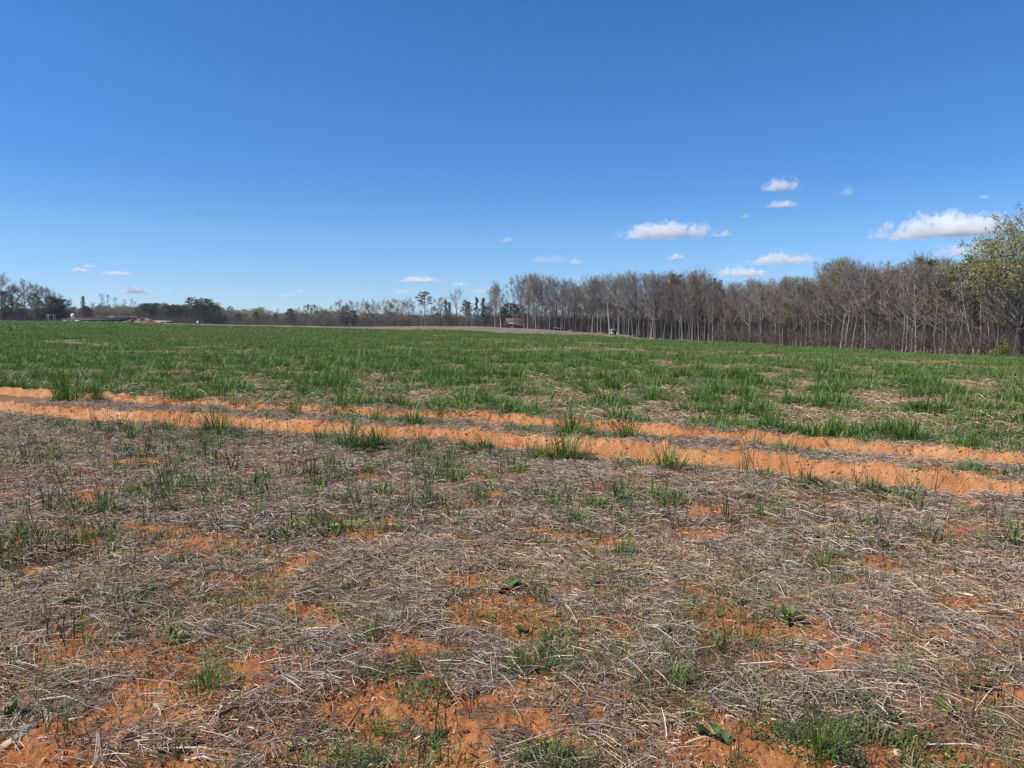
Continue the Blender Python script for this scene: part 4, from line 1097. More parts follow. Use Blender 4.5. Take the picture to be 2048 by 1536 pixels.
# --- left and middle distance, tree by tree
LEFT = [
    ('forest', -12, 0, 548, 'tall bare tree cut by the left edge of the picture', 'bare_tree', 1.0),
    ('open', 6, 1, 545, 'tall bare tree, leftmost whole tree of the left clump', 'bare_tree', .8),
    ('dense', 12, 4, 582, 'dark evergreen below the leftmost tall bare tree', 'evergreen_tree', 1.0),
    ('openrust', 27, 3, 564, 'leaning brownish budding tree in the left clump', 'budding_tree', .8),
    ('opengold', 53, 0, 557, 'rounded budding tree on a dark trunk in the left clump', 'budding_tree', .85),
    ('pine', 69, 4, 585, 'dark tree behind the left clump right of the dark trunk', 'pine_tree', .9),
    ('opengold', 76, 6, 566, 'olive budding crown right of the rounded tree at left', 'budding_tree', .65),
    ('opengold', 92, 2, 572, 'narrow olive tree on the right side of the left clump', 'budding_tree', .6),
    ('opengold', 113, 8, 578, 'thin pale crown above the dark evergreens at left', 'budding_tree', .75),
    ('dense', 104, 3, 592, 'pointed dark evergreen right of the left clump', 'evergreen_tree', 1.1),
    ('dense', 116, 1, 597, 'broad dark evergreen at the end of the left clump', 'evergreen_tree', 1.5),
    ('dense', 128, 4, 598, 'low dark evergreen nearest the long dark shed', 'evergreen_tree', 1.5),
    ('dense', 82, 7, 602, 'dark evergreen low in the middle of the left clump', 'evergreen_tree', 1.3),
    ('dense', 40, 8, 606, 'dark evergreen low between leaning tree and dark trunk', 'evergreen_tree', 1.3),
    ('slim', 145, 16, 596, 'thin bare tree left of the lone layered pine', 'bare_tree', .7),
    ('spiky', 169, 30, 592, 'lone layered dark pine above the long white roof', 'pine_tree', .75),
    ('dense', 172, 22, 612, 'dark evergreen at the foot of the lone layered pine', 'evergreen_tree', 1.6),
    ('dense', 180, 24, 618, 'small dark evergreen right of the layered pine', 'evergreen_tree', 1.4),
    ('openrust', 196, 60, 604, 'round brown budding tree behind the white roof', 'budding_tree', 1.5),
    ('slim', 205, 24, 586, 'tallest thin bare tree by the white roof', 'bare_tree', .75),
    ('slim', 219, 26, 588, 'second thin bare tree by the white roof', 'bare_tree', .75),
    ('slim', 235, 22, 593, 'third thin bare tree by the white roof', 'bare_tree', .8),
    ('slim', 248, 28, 598, 'fourth thin bare tree by the white roof', 'bare_tree', .75),
    ('slim', 261, 24, 596, 'fifth thin bare tree by the white roof', 'bare_tree', .75),
    ('opengreen', 243, 60, 606, 'small pale green tree behind the thin bare trees', 'budding_tree', 1.1),
    ('slim', 273, 26, 601, 'bare tree above the debris pile', 'bare_tree', .75),
    ('dense', 292, 40, 607, 'dark round evergreen behind the debris pile', 'evergreen_tree', 2.1),
    ('dense', 307, 44, 606, 'dark green evergreen right of the debris pile', 'evergreen_tree', 2.0),
    ('openrust', 324, 46, 604, 'brown bare crown between evergreens right of the debris pile', 'budding_tree', 1.2),
    ('dense', 337, 30, 611, 'small dark evergreen left of the black pine group', 'evergreen_tree', 1.8),
    ('dense', 350, 34, 609, 'dark evergreen beside the black pine group', 'evergreen_tree', 1.5),
    ('dense', 366, 30, 611, 'dark evergreen directly left of the black pine group', 'evergreen_tree', 1.4),
    ('pine', 383, 14, 594, 'left flat-topped pine of the black pine group', 'pine_tree', 1.25),
    ('pine', 396, 18, 598, 'middle pine of the black pine group', 'pine_tree', 1.0),
    ('pine', 408, 13, 596, 'right round-topped pine of the black pine group', 'pine_tree', 1.15),
    ('pine', 418, 17, 597, 'far right pine of the black pine group', 'pine_tree', 1.0),
    ('dense', 392, 10, 612, 'dense dark foot of the black pine group, left', 'evergreen_tree', 1.1),
    ('dense', 412, 10, 611, 'dense dark foot of the black pine group, right', 'evergreen_tree', 1.1),
    ('dense', 428, 18, 610, 'last dark evergreen right of the black pine group', 'evergreen_tree', 1.5),
    ('tuft', 463, 90, 612, 'tiny pine tip above the far treeline', 'pine_tree', 1.0),
    ('dense', 476, 20, 628, 'small dark evergreen before the far treeline', 'evergreen_tree', 1.8),
    ('dense', 446, 20, 630, 'small round evergreen before the far white roofs', 'evergreen_tree', 2.0),
    ('opengreen', 518, 60, 613, 'pale green rounded tree in the far treeline', 'budding_tree', 1.6),
    ('dense', 513, 30, 623, 'narrow dark evergreen below the pale green far tree', 'evergreen_tree', 1.0),
    ('dense', 552, 30, 628, 'thin dark evergreen in the dip of the far treeline', 'evergreen_tree', .9),
    ('slim', 556, 30, 616, 'thin bare tree in the dip of the far treeline', 'bare_tree', .8),
    ('dense', 583, 10, 617, 'dark bushy pine right of the dip in the treeline', 'evergreen_tree', 1.3),
    ('open', 598, 14, 614, 'pale bare tree beside the dark bushy pine', 'bare_tree', 1.0),
    ('tuft', 617, 6, 608, 'left of two slender pines with round tops', 'pine_tree', .9),
    ('tuft', 629, 7, 609, 'right of two slender pines with round tops', 'pine_tree', .8),
    ('open', 642, 16, 611, 'pale bare tree right of the two slender pines', 'bare_tree', .9),
    ('opengreen', 656, 20, 615, 'pale green budding tree left of the open bare tree', 'budding_tree', 1.0),
    ('open', 680, -14, 598, 'wide open bare tree standing out in the field edge', 'bare_tree', .95),
    ('dense', 690, 3, 612, 'dark evergreen behind the wide open bare tree', 'evergreen_tree', 1.0),
    ('open', 705, 2, 600, 'grey bare tree right of the wide open tree', 'bare_tree', .75),
    ('dense', 707, 8, 620, 'dark evergreen low between grey bare trees', 'evergreen_tree', 1.2),
    ('forkdark', 722, 0, 597, 'twin-stemmed dark bare tree left of the olive trees', 'bare_tree', .9),
    ('gold', 729, 6, 601, 'narrow olive tree, leftmost of the olive trees', 'budding_tree', 1.0),
    ('opengold', 741, 4, 605, 'broad olive tree, middle of the olive trees', 'budding_tree', 1.0),
    ('pale', 752, 3, 596, 'bare tree between the olive trees', 'bare_tree', .8),
    ('open', 766, -6, 597, 'stout-trunked bare tree right of the broad olive tree', 'bare_tree', .75),
    ('opengold', 781, -4, 604, 'olive tree with a dark trunk, rightmost of the olive trees', 'budding_tree', .8),
    ('open', 790, 4, 595, 'bare grey tree behind the rightmost olive tree', 'bare_tree', .75),
    ('forkdark', 803, -8, 597, 'bare tree with pale leaning trunk at the field edge', 'bare_tree', 1.0),
    ('open', 816, 4, 595, 'wide bare crown left of the tall pine', 'bare_tree', .9),
    ('slim', 826, 8, 601, 'thin bare tree left of the pale twin trunk', 'bare_tree', .8),
    ('slimpale', 842, -4, 590, 'pale slim trunk just left of the tall pine', 'bare_tree', 1.0),
    ('tuft', 850, -6, 582, 'tall lone pine with broken lower branches', 'pine_tree', 1.05),
    ('slimpale', 854, -2, 606, 'short pale trunk just right of the tall pine', 'bare_tree', .8),
    ('openrust', 868, 20, 610, 'faint rusty tree right of the tall pine', 'budding_tree', 1.0),
    ('open', 879, -8, 592, 'leaning thin bare tree between two pines', 'bare_tree', .7),
    ('spiky', 893, 2, 601, 'loose dark cedar left of the tall bare tree', 'evergreen_tree', .7),
    ('spiky', 899, 6, 604, 'second loose dark cedar left of the tall bare tree', 'evergreen_tree', .7),
    ('forkdark', 914, -14, 575, 'tall bare vase-shaped tree standing alone', 'bare_tree', .95),
    ('pine', 932, 4, 600, 'dark pine right of the vase-shaped tree', 'pine_tree', 1.0),
    ('spiky', 938, 8, 603, 'dark spiky pine behind the rusty tree', 'pine_tree', .9),
    ('rust', 944, -2, 613, 'rusty orange budding tree before the dark pines', 'budding_tree', 1.1),
    ('spiky', 955, 2, 594, 'left dark pointed pine of a pair', 'pine_tree', .75),
    ('spiky', 966, 3, 595, 'right dark pointed pine of a pair', 'pine_tree', .8),
    ('dense', 976, 10, 612, 'dark evergreen between the pointed pines and the wood', 'evergreen_tree', 1.3),
    ('green', 992, 6, 567, 'pale yellowish budding crown at the wood\'s left end', 'budding_tree', .9),
    ('dense', 1022, 16, 606, 'big dark evergreen behind the barn roof', 'evergreen_tree', 1.7),
    ('dense', 1037, 18, 609, 'dark evergreen behind the barn gable', 'evergreen_tree', 1.5),
    ('dense', 1008, 14, 618, 'low dark evergreen left behind the barn', 'evergreen_tree', 1.5),
    ('gold', 1102, 18, 624, 'low olive tree behind the dark vehicle', 'budding_tree', 1.9),
    ('rust', 1128, 22, 628, 'low rusty thicket tree behind the central trunks', 'budding_tree', 1.9),
    ('rust', 1276, 14, 636, 'low orange-brown tree right of the white shed', 'budding_tree', 1.9),
    ('rust', 1168, 16, 636, 'low rusty tree left of the white shed', 'budding_tree', 1.8)]
for key, px, off, yt, lab, nm, wide in LEFT:
    add_tree(key, px, DD(px, off), yt, lab, 'trees along the far side of the field', nm, wide=wide * (1.45 if key.startswith(('open', 'fork')) else 1.2), rnd=rnd)

# --- the big oak at the right edge
T, B, E = tree_protos(664, 'big')
M_leaf_oak = straw_material('oak_leaf', [(0.0, (0.14, 0.125, 0.04)), (0.5, (0.32, 0.285, 0.105)), (1.0, (0.48, 0.44, 0.21))], 0.6, 0.3)
reg('oak', T, B, leaf_geo(E[E[:, 2] > 9.5], np.random.default_rng(5), .62, .27, 7), M_bark, M_twig, M_leaf_oak)
PTOP['oak'] = [top_of(PROTO['oak'][0])]
add_tree('oak', 2038, DD(2038, 2), 412, 'big oak with new yellow-green leaves at the right edge', None, 'oak_tree', wide=1.02, rz=0.6, rnd=rnd)

# --- everything behind that reads as one mass
def merged(key, v):
    T, B, L = PROTO[key][v % len(PROTO[key])]
    return [m for m in (T, B, L) if m is not None]
def mass(name, label, cols, keys, off0, off1, per, tops, seed, sc=1.0):
    """distant wood: whole trees instanced on points; each tree is several meshes on the same point"""
    r = np.random.default_rng(seed)
    P, R_, S, I = [], [], [], []
    protos, index = [], {}
    for k in dict.fromkeys(keys):
        for v in range(min(3, len(PROTO[k]))):
            ids = []
            for m in merged(k, v):
                ids.append(len(protos)); protos.append(m)
            index[(k, v)] = (ids, PTOP[k][v])
    for i in range(per):
        px = cols[0] + (cols[1] - cols[0]) * (i + r.uniform()) / per
        D = float(edge_d(az_of(px))) + off0 + (off1 - off0) * r.uniform()
        az = az_of(px); x, y = math.sin(az) * D, math.cos(az) * D; z = hz(x, y)
        k = keys[r.integers(len(keys))]; v = int(r.integers(min(3, len(PROTO[k]))))
        ids, tp = index[(k, v)]
        yt = np.interp(px, [t_[0] for t_ in tops], [t_[1] for t_ in tops]) + r.uniform(1, 15)
        h = max(EYE + D * tan_of(px, yt) - z, 3.0); s = h / tp; w = s * sc * r.uniform(.9, 1.5)
        a = r.uniform(0, 6.28)
        for q in ids:
            P.append((x, y, z)); R_.append((0, 0, a)); S.append((w, w, s)); I.append(q)
    scatter(name, protos, np.array(P), np.array(R_), np.array(S), np.array(I), label)
FT = [(-80, 612), (100, 612), (180, 612), (260, 610), (330, 604), (430, 606), (480, 613), (520, 619), (560, 623), (600, 618), (660, 618), (760, 618), (900, 624), (1000, 628), (1100, 630), (1430, 632)]
mass('far_wood', 'distant wood of bare and evergreen trees along the horizon', (-90, 700), ['forest', 'open', 'dense', 'openrust', 'dense', 'opengreen', 'opengold', 'open'], 60, 260, 330, FT, 801, 1.8)
mass('far_wood', 'distant low wood seen between trunks in the middle', (640, 1440), ['forest', 'rust', 'openrust', 'gold', 'open', 'dense'], 40, 160, 260, FT, 802, 2.0)
RT = [(1400, 585), (1500, 578), (1640, 565), (1800, 555), (2100, 550)]
mass('deep_wood', 'crowded trunks deep inside the right wood', (1425, 2130), ['forest', 'slim', 'sapling', 'forest', 'sapling', 'rust'], 6, 75, 620, RT, 803, 1.1)

mass('thicket', 'young growth and saplings filling the central wood below its crowns', (1035, 1440), ['sapling', 'sapling', 'slim', 'rust'], 7, 40, 120, [(1000, 618), (1440, 588)], 805, 1.3)
# --- undergrowth
def brush_mesh(seed, n, m):
    r = np.random.default_rng(seed); g = Geo()
    for i in range(n):
        p = np.array([r.normal(0, .7), r.normal(0, .7), -.05]); L = r.uniform(1.0, 3.6)
        d = np.array([r.normal(0, .4), r.normal(0, .4), 1.]); d /= np.linalg.norm(d)
        e = p + d * L; mid = (p + e) / 2 + r.normal(0, .12, 3); w = r.uniform(.008, .022); sd = np.array([math.cos(i), math.sin(i), 0]) * w
        g.add([p - sd, p + sd, mid + sd * .8, mid - sd * .8, e], [(0, 1, 2, 3), (3, 2, 4)], r.uniform())
        for k in range(5):
            q = p + (e - p) * r.uniform(.3, 1); u = d + r.normal(0, .6, 3); f = q + u * r.uniform(.25, .8); s2 = np.cross(u, r.normal(0, 1, 3)); s2 /= np.linalg.norm(s2); s2 *= .011
            g.add([q - s2, q + s2, f], [(0, 1, 2)], r.uniform())
    return g.mesh('brush', [m])
M_brush_red = straw_material('brush_red', [(0.0, (0.07, 0.048, 0.034)), (0.6, (0.14, 0.095, 0.064)), (1.0, (0.23, 0.16, 0.105))], 0.9)
bp = [brush_mesh(820 + i, 46, M_brush) for i in range(6)] + [brush_mesh(830 + i, 46, M_brush_red) for i in range(1)]
r = np.random.default_rng(822)
def brush_band(label, p0, p1, n, o0, o1, smin, smax):
    px = r.uniform(p0, p1, n); off = o0 + (o1 - o0) * r.uniform(size=n)
    az = np.array([az_of(v) for v in px]); D = edge_d(az) + off
    place('undergrowth', bp, np.sin(az) * D, np.cos(az) * D, r, smin, smax, label, tilt=.05)
brush_band('brown leafless brush under the right wood', 1425, 2120, 2100, 2.5, 50, .8, 2.1)
brush_band('brown leafless brush under the central wood', 985, 1430, 1300, 7, 45, .7, 1.7)
brush_band('grey brush below the far trees on the left', -80, 990, 1500, 4, 90, .8, 1.9)

# ------------------------------------------------------------------ buildings, vehicle, piles
M_rust = plain_material('rusty_roof', (0.115, 0.062, 0.048), 0.8, 0, .35, 2)
M_white = plain_material('white_paint', (0.74, 0.73, 0.70), 0.6, 0, .1, 3)
M_tin = plain_material('pale_tin_roof', (0.46, 0.465, 0.47), 0.8, 0.0, .15, 1.5)
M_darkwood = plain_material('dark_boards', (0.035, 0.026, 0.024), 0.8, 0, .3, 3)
M_brownwood = plain_material('brown_boards', (0.13, 0.075, 0.05), 0.85, 0, .3, 3)
M_gable_shade = plain_material('shaded_gable', (0.022, 0.024, 0.035), 0.8, 0, .3, 2)  # near-black colour carries the shade on the barn's gable end
M_glass = plain_material('dark_glass', (0.02, 0.025, 0.03), 0.15, 0, .1, 1)
M_rubber = plain_material('rubber', (0.02, 0.02, 0.02), 0.8, 0, .2, 3)
M_carpaint = plain_material('dark_blue_paint', (0.018, 0.022, 0.045), 0.35, 0, .1, 1)
M_log = plain_material('split_wood', (0.36, 0.27, 0.19), 0.85, 0, .35, 3)
M_board = plain_material('broken_board', (0.29, 0.15, 0.10), 0.85, 0, .4, 1.5)
M_boardpale = plain_material('pale_board', (0.50, 0.36, 0.25), 0.85, 0, .35, 1.5)
M_brickred = plain_material('red_boards', (0.24, 0.12, 0.10), 0.85, 0, .3, 2)

def site(name, px, dist, label, cat, group=None, turn=0.0):
    """an Empty on the ground, its X to the right and its Y away from the viewer"""
    az = az_of(px); x, y = math.sin(az) * dist, math.cos(az) * dist
    o = bpy.data.objects.new(name, None); C.objects.link(o)
    o.location = (x, y, hz(x, y)); o.rotation_euler = (0, 0, -az + turn)
    return tag(o, label, cat, group)

def part(name, root, build, m, smooth=False):
    g = Geo(); build(g)
    return link(name, g.mesh(name, [m], smooth), root)

def gable_house(root, L, W, hw, hr, m_wall, m_gable, m_roof, over=.35):
    """long axis X, ridge along X"""
    def walls(g):
        g.box((0, -W / 2, hw / 2 - .1), (L, .12, hw + .2)); g.box((0, W / 2, hw / 2 - .1), (L, .12, hw + .2))
    part('wall', root, walls, m_wall)
    for sx in (-1, 1):
        def gab(g):
            x0 = sx * (L / 2 + .003); x1 = sx * (L / 2 + .11)
            P = [(-W / 2 - .063, -.2), (W / 2 + .063, -.2), (W / 2 + .063, hw), (0, hw + hr - .05), (-W / 2 - .063, hw)]
            v = [(x0, a, b) for a, b in P] + [(x1, a, b) for a, b in P]
            f = [tuple(range(5))[::-sx], tuple(range(5, 10))[::sx]] + [((i, (i + 1) % 5, 5 + (i + 1) % 5, 5 + i))[::sx] for i in range(5)]
            g.add(v, f)
        part('gable', root, gab, m_gable)
    def roof(g):
        for sy in (-1, 1):
            a = math.atan2(hr, W / 2); ll = W / 2 / math.cos(a) + over
            cx = sy * (ll / 2 * math.cos(a)); cz = hw + hr - ll / 2 * math.sin(a) + .06
            e = np.array([(x, y, z) for z in (-.05, .05) for y in (-.5, .5) for x in (-.5, .5)]) * np.array([L + 2 * over, ll, 1])
            ca, sa = math.cos(-sy * a), math.sin(-sy * a)
            v = np.stack([e[:, 0], e[:, 1] * ca - e[:, 2] * sa + cx, e[:, 1] * sa + e[:, 2] * ca + cz + (.002 if sy > 0 else 0)], 1)
            g.add(v, [(0, 2, 3, 1), (4, 5, 7, 6), (0, 1, 5, 4), (2, 6, 7, 3), (0, 4, 6, 2), (1, 3, 7, 5)])
    part('roof', root, roof, m_roof)

# old barn at the left end of the wood
b = site('old_barn', 1031, DD(1031, 9), 'low old barn with rusty roof and dark gable at the wood\'s left end', 'barn', None, math.radians(24))
gable_house(b, 7.0, 5.2, 1.35, 2.0, M_brownwood, M_gable_shade, M_rust)
def lean(g):
    v = [(-3.7, -2.75, 1.40), (3.5, -2.75, 1.40), (3.5, -4.6, .80), (-3.7, -4.6, .80), (-3.7, -2.75, 1.48), (3.5, -2.75, 1.48), (3.5, -4.6, .88), (-3.7, -4.6, .88)]
    g.add(v, [(0, 1, 2, 3)[::-1], (4, 5, 6, 7)[::-1], (0, 1, 5, 4), (2, 3, 7, 6), (1, 2, 6, 5), (3, 0, 4, 7)])
part('porch_roof', b, lean, M_rust)
part('white_trim', b, lambda g: (g.box((-.9, -2.80, 1.62), (5.6, .10, .26))), M_white)
for xx in (-3.4, -1.2, 1.2, 3.2):
    part('post', b, lambda g: g.box((xx, -4.4, .36), (.14, .14, .95)), M_log)
part('door', b, lambda g: g.box((1.0, -2.70, .62), (1.5, .08, 1.25)), M_white)
# white shed
b = site('white_shed', 1229.5, DD(1229, 5), 'small white shed with dark doorway among the trunks', 'shed', None, .15)
for xx in (-.78, .82):
    part('wall_panel', b, lambda g: g.box((xx, -.9, .55), (.92 if xx < 0 else .75, .10, 1.25)), M_white)
part('side_wall', b, lambda g: (g.box((-1.2, 0, .55), (.08, 1.7, 1.25)), g.box((1.16, 0, .55), (.08, 1.7, 1.25)), g.box((0, .9, .55), (2.5, .08, 1.25))), M_white)
part('doorway', b, lambda g: g.box((.06, -.80, .52), (.72, .05, 1.2)), M_darkwood)  # dark panel across the opening, standing in for the shade inside
def arch(g):
    n = 9; V = []; F = []
    for i in range(n):
        a = math.pi * i / (n - 1); x = -1.4 * math.cos(a); z = 1.2 + .55 * math.sin(a)
        V += [(x, -1.1, z), (x, 1.1, z)]
    for i in range(n - 1): F.append((2 * i, 2 * i + 1, 2 * i + 3, 2 * i + 2))
    for i in range(n):
        a = math.pi * i / (n - 1); x = -1.32 * math.cos(a); z = 1.12 + .55 * math.sin(a)
        V += [(x, -1.1, z), (x, 1.1, z)]
    for i in range(n - 1): F.append((2 * n + 2 * i, 2 * n + 2 * i + 2, 2 * n + 2 * i + 3, 2 * n + 2 * i + 1))
    for i in range(n - 1): F.append((2 * i, 2 * i + 2, 2 * n + 2 * i + 2, 2 * n + 2 * i))
    g.add(V, F)
part('arched_roof', b, arch, M_tin)
# dark vehicle
b = site('parked_car', 1112, DD(1112, 6), 'dark blue car parked among the trunks, its tail to the field', 'car', None, .35)
def car_body(g):
    prof = [(-2.1, .35), (-2.1, .85), (-1.9, .95), (-.95, 1.0), (1.7, .98), (2.1, .9), (2.15, .35)]
    v = [(-.88, a, z) for a, z in prof] + [(.88, a, z) for a, z in prof]; n = len(prof)
    g.add(v, [tuple(range(n)), tuple(range(2 * n - 1, n - 1, -1))] + [(i, n + i, n + (i + 1) % n, (i + 1) % n) for i in range(n)])
part('body', b, car_body, M_carpaint)
def cabin(g):
    v = [(-.80, -1.85, .96), (.80, -1.85, .96), (.80, .75, .98), (-.80, .75, .98), (-.66, -1.35, 1.5), (.66, -1.35, 1.5), (.66, .15, 1.5), (-.66, .15, 1.5)]
    g.add(v, [(4, 5, 6, 7), (0, 1, 5, 4), (1, 2, 6, 5), (2, 3, 7, 6), (3, 0, 4, 7)])
part('cabin', b, cabin, M_carpaint)
part('rear_window', b, lambda g: g.add([(-.62, -1.80, 1.03), (.62, -1.80, 1.03), (.54, -1.42, 1.43), (-.54, -1.42, 1.43)], [(0, 1, 2, 3)]), M_glass)
part('number_plate', b, lambda g: g.box((.05, -2.115, .62), (.52, .02, .22)), M_white)
for sx in (-1, 1):
    for sy in (-1.3, 1.35):
        part('wheel', b, lambda g: g.tube([(sx * .92, sy, .32), (sx * .70, sy, .32)], [.32, .32], 14), M_rubber)
    part('tail_light', b, lambda g: g.box((sx * .74, -2.112, .78), (.22, .02, .12)), plain_material('red_lamp', (.18, .01, .01), .3))
# long sheds on the left
b = site('long_shed', 196, 372, 'long low dark shed at the field edge beside the debris pile', 'shed', None, math.radians(-38))
gable_house(b, 30, 6, .7, .9, M_darkwood, M_darkwood, M_darkwood)
for i in range(5):
    part('post', b, lambda g: g.box((-12 + i * 6, -3.12, .5), (.16, .08, 1.0)), M_brownwood)
b = site('long_shed', 207, 458, 'long white-roofed shed behind the dark one, under thin bare trees', 'shed', None, math.radians(4))
gable_house(b, 31, 9, 1.9, 0.9, M_brownwood, M_white, M_tin)
for i in range(7):
    part('window', b, lambda g: g.box((-12 + i * 4, -4.58, .9), (1.3, .05, .6)), M_glass)
b = site('feed_bin', 147, 366, 'white feed bin at the left end of the long dark shed', 'bin')
part('bin_body', b, lambda g: g.tube([(0, 0, .9), (0, 0, 1.3), (0, 0, 2.7), (0, 0, 3.2)], [.25, .75, .75, .12], 12), M_white)
for k in range(3):
    part('leg', b, lambda g: g.tube([(.62 * math.cos(k * 2.1), .62 * math.sin(k * 2.1), -.05), (.62 * math.cos(k * 2.1), .62 * math.sin(k * 2.1), 1.5)], [.05, .05], 4), M_tin)
b = site('far_shed', 327, 430, 'white-roofed shed right of the debris pile', 'shed', None, .1)
gable_house(b, 7.8, 5, .4, .7, M_darkwood, M_darkwood, M_log)
b = site('far_shed', 466, 520, 'long low white-roofed shed before the far treeline', 'shed', None, -.12)
gable_house(b, 19, 6, .9, .8, M_darkwood, M_white, M_tin)
b = site('water_tank', 396, 395, 'white tank among the feet of the black pines', 'tank')
part('tank_body', b, lambda g: g.tube([(0, 0, .55), (0, 0, 1.5), (0, 0, 1.7)], [.45, .45, .15], 12), M_white)
part('stand', b, lambda g: (g.box((-.4, 0, .25), (.12, .8, .6)), g.box((.4, 0, .25), (.12, .8, .6))), M_darkwood)
b = site('small_shed', 39, 366, 'small reddish shed between leaning tree and dark trunk at left', 'shed', None, .3)
gable_house(b, 2.2, 2.2, 1.5, .6, M_brickred, M_brickred, M_rust, .15)
b = site('carport', 103, 366, 'pale open carport on posts below the dark evergreens at left', 'carport', None, .2)
part('roof', b, lambda g: g.box((0, 0, 2.45), (2.9, 3.4, .16)), M_tin)
for xx in (-1.2, 1.2):
    for yy in (-1.4, 1.4):
        part('post', b, lambda g: g.box((xx, yy, 1.15), (.14, .14, 2.5)), M_white)

# debris pile of broken boards
def build_pile():
    p = unproject(288, 646.5, 330.0)
    dist = min(float(np.hypot(*p)), 330.0)
    k = dist / FOC
    root = site('debris_pile', 288, dist, 'heap of broken orange-brown boards left of the black pines', 'debris pile')
    r = np.random.default_rng(900)
    W, Hh = 62 * k, 13.5 * k
    part('heap', root, lambda g: None or g.add(*mound(W, Hh * .72, r)), M_board)
    for i in range(70):
        u = r.uniform(-1, 1); zt = Hh * .78 * max(0.05, (1 - abs(u + .1) ** 1.4)) * r.uniform(.35, 1.0)
        L = r.uniform(6, 15) * k; a = r.uniform(0, math.pi); pit = r.normal(0, .4)
        g = Geo(); g.box((0, 0, 0), (L, r.uniform(1.0, 2.2) * k, .8 * k))
        o = link('board', g.mesh('board', [M_board if r.uniform() < .55 else (M_boardpale if r.uniform() < .75 else M_brownwood)]), root)
        o.location = (u * W / 2, -abs(r.normal(0, .5)) * 3 * k - 2.5 * k, zt); o.rotation_euler = (r.normal(0, .4), pit, a)
    return dist
def mound(W, Hh, r):
    n, m = 24, 12; V = []; F = []
    for i in range(n):
        u = -1 + 2 * i / (n - 1)
        for j in range(m):
            v = -1 + 2 * j / (m - 1)
            q = max(0, 1 - (u * u) ** .8 - v * v * .8)
            V.append((u * W / 2, v * W * .22, Hh * q * (1 + r.normal(0, .16)) - .15))
    for i in range(n - 1):
        for j in range(m - 1): F.append((i * m + j, (i + 1) * m + j, (i + 1) * m + j + 1, i * m + j + 1))
    return V, F
PILE_D = build_pile()
# loose stones and planks along the left field edge
r = np.random.default_rng(905)
M_pale_stone = plain_material('pale_stone', (0.55, 0.45, 0.33), 0.85, 0, .25, 6, .4)
for i, (px, sz, what) in enumerate([(131, .55, 'pale stone left of the long dark shed'), (143, .4, 'second pale stone left of the long dark shed'), (156, .7, 'long pale stone before the end of the dark shed'),
                                    (176, .4, 'small pale stone before the dark shed, left'), (200, .5, 'pale stone before the middle of the dark shed'), (212, .35, 'small pale stone before the dark shed, right'),
                                    (231, .5, 'pale stone left of the debris pile'), (331, .6, 'pale stone at the right foot of the debris pile'), (340, .45, 'last pale stone right of the debris pile')]):
    o = link('stone', lump_mesh('stone', 910 + i, M_pale_stone, .6, .3, 2))
    az = az_of(px); D = 318 + r.uniform(-6, 6); x, yv = math.sin(az) * D, math.cos(az) * D
    o.location = (x, yv, hz(x, yv) + sz * .35); o.scale = (sz * 1.6, sz, sz); tag(o, what, 'stone', 'pale stones along the far field edge')
# fallen logs at the foot of the wood
for i, (px, py, w, a, what) in enumerate([(1205, 667, 22, .1, 'fallen pale log left of the white shed'), (1246, 668, 28, -.15, 'fallen log just right of the white shed'), (1262, 670, 34, .12, 'long fallen log between shed and blue-footed trunk'),
                                          (1303, 676, 20, .05, 'short fallen log behind the bright pale trunk'), (1318, 679, 26, -.1, 'fallen branch right of the bright pale trunk'), (1143, 656, 16, .1, 'fallen log right of the dark car')]):
    az = az_of(px); D = DD(px, 1.5 if px < 1296 else 3); x, yv = math.sin(az) * D, math.cos(az) * D
    L = w * D / FOC; g = Geo(); g.tube([(-L / 2, 0, .02), (0, .1, .06), (L / 2, 0, 0)], [.17, .15, .10], 7)
    g.tube([(L * .1, 0, .1), (L * .2, -.2, .6)], [.06, .03], 4)
    o = link('fallen_log', g.mesh('fallen_log', [M_log])); o.location = (x, yv, hz(x, yv) + .14); o.rotation_euler = (0, .03, -az + a)
    tag(o, what, 'log', 'fallen logs along the wood edge')

# bushes
def bush(px, off, w, h, label, m, n=900, seed=1):
    r = np.random.default_rng(seed); B, L = Geo(), Geo(); ends = []
    for i in range(26):
        a = r.uniform(0, 6.28); d = np.array([math.cos(a) * r.uniform(.1, .9), math.sin(a) * r.uniform(.1, .9), 1.0]); d /= np.linalg.norm(d)
        e = d * h * r.uniform(.6, 1.05); e[:2] *= w / h * .7
        B.tube([(0, 0, -.1), e * .5 + r.normal(0, .08, 3), e], [.03, .02, .008], 3, cap=False)
        for q in r.uniform(.35, 1.05, n // 26): ends.append(e * q + r.normal(0, .16, 3))
    L = leaf_geo(np.abs(np.array(ends)) * np.array([0, 0, 1]) + np.array(ends) * np.array([1, 1, 0]), r, 1.0, .17, 1)
    az = az_of(px); D = DD(px, off)
    root = site('bush', px, D, label, 'bush')
    link('stems', B.mesh('stems', [M_dark]), root); link('foliage', L.mesh('foliage', [m]), root)
M_bushleaf = straw_material('bush_leaf', [(0.0, (0.07, 0.10, 0.02)), (0.5, (0.15, 0.19, 0.035)), (1.0, (0.26, 0.28, 0.07))], .6, .25)
bush(2009, -3, 2.6, 2.0, 'bright yellow-green bush at the foot of the right wood', M_bushleaf, 1400, 3)
bush(1925, 0, 1.5, .9, 'low green bush at the wood edge left of the yellow-green one', M_bushleaf, 700, 4)
bush(1990, -1, 1.2, .8, 'small olive bush left beside the yellow-green bush', M_leaf_gold, 500, 5)
bush(1330, 14, 3.2, 3.4, 'dark green shrub inside the central wood', M_needle, 1400, 6)

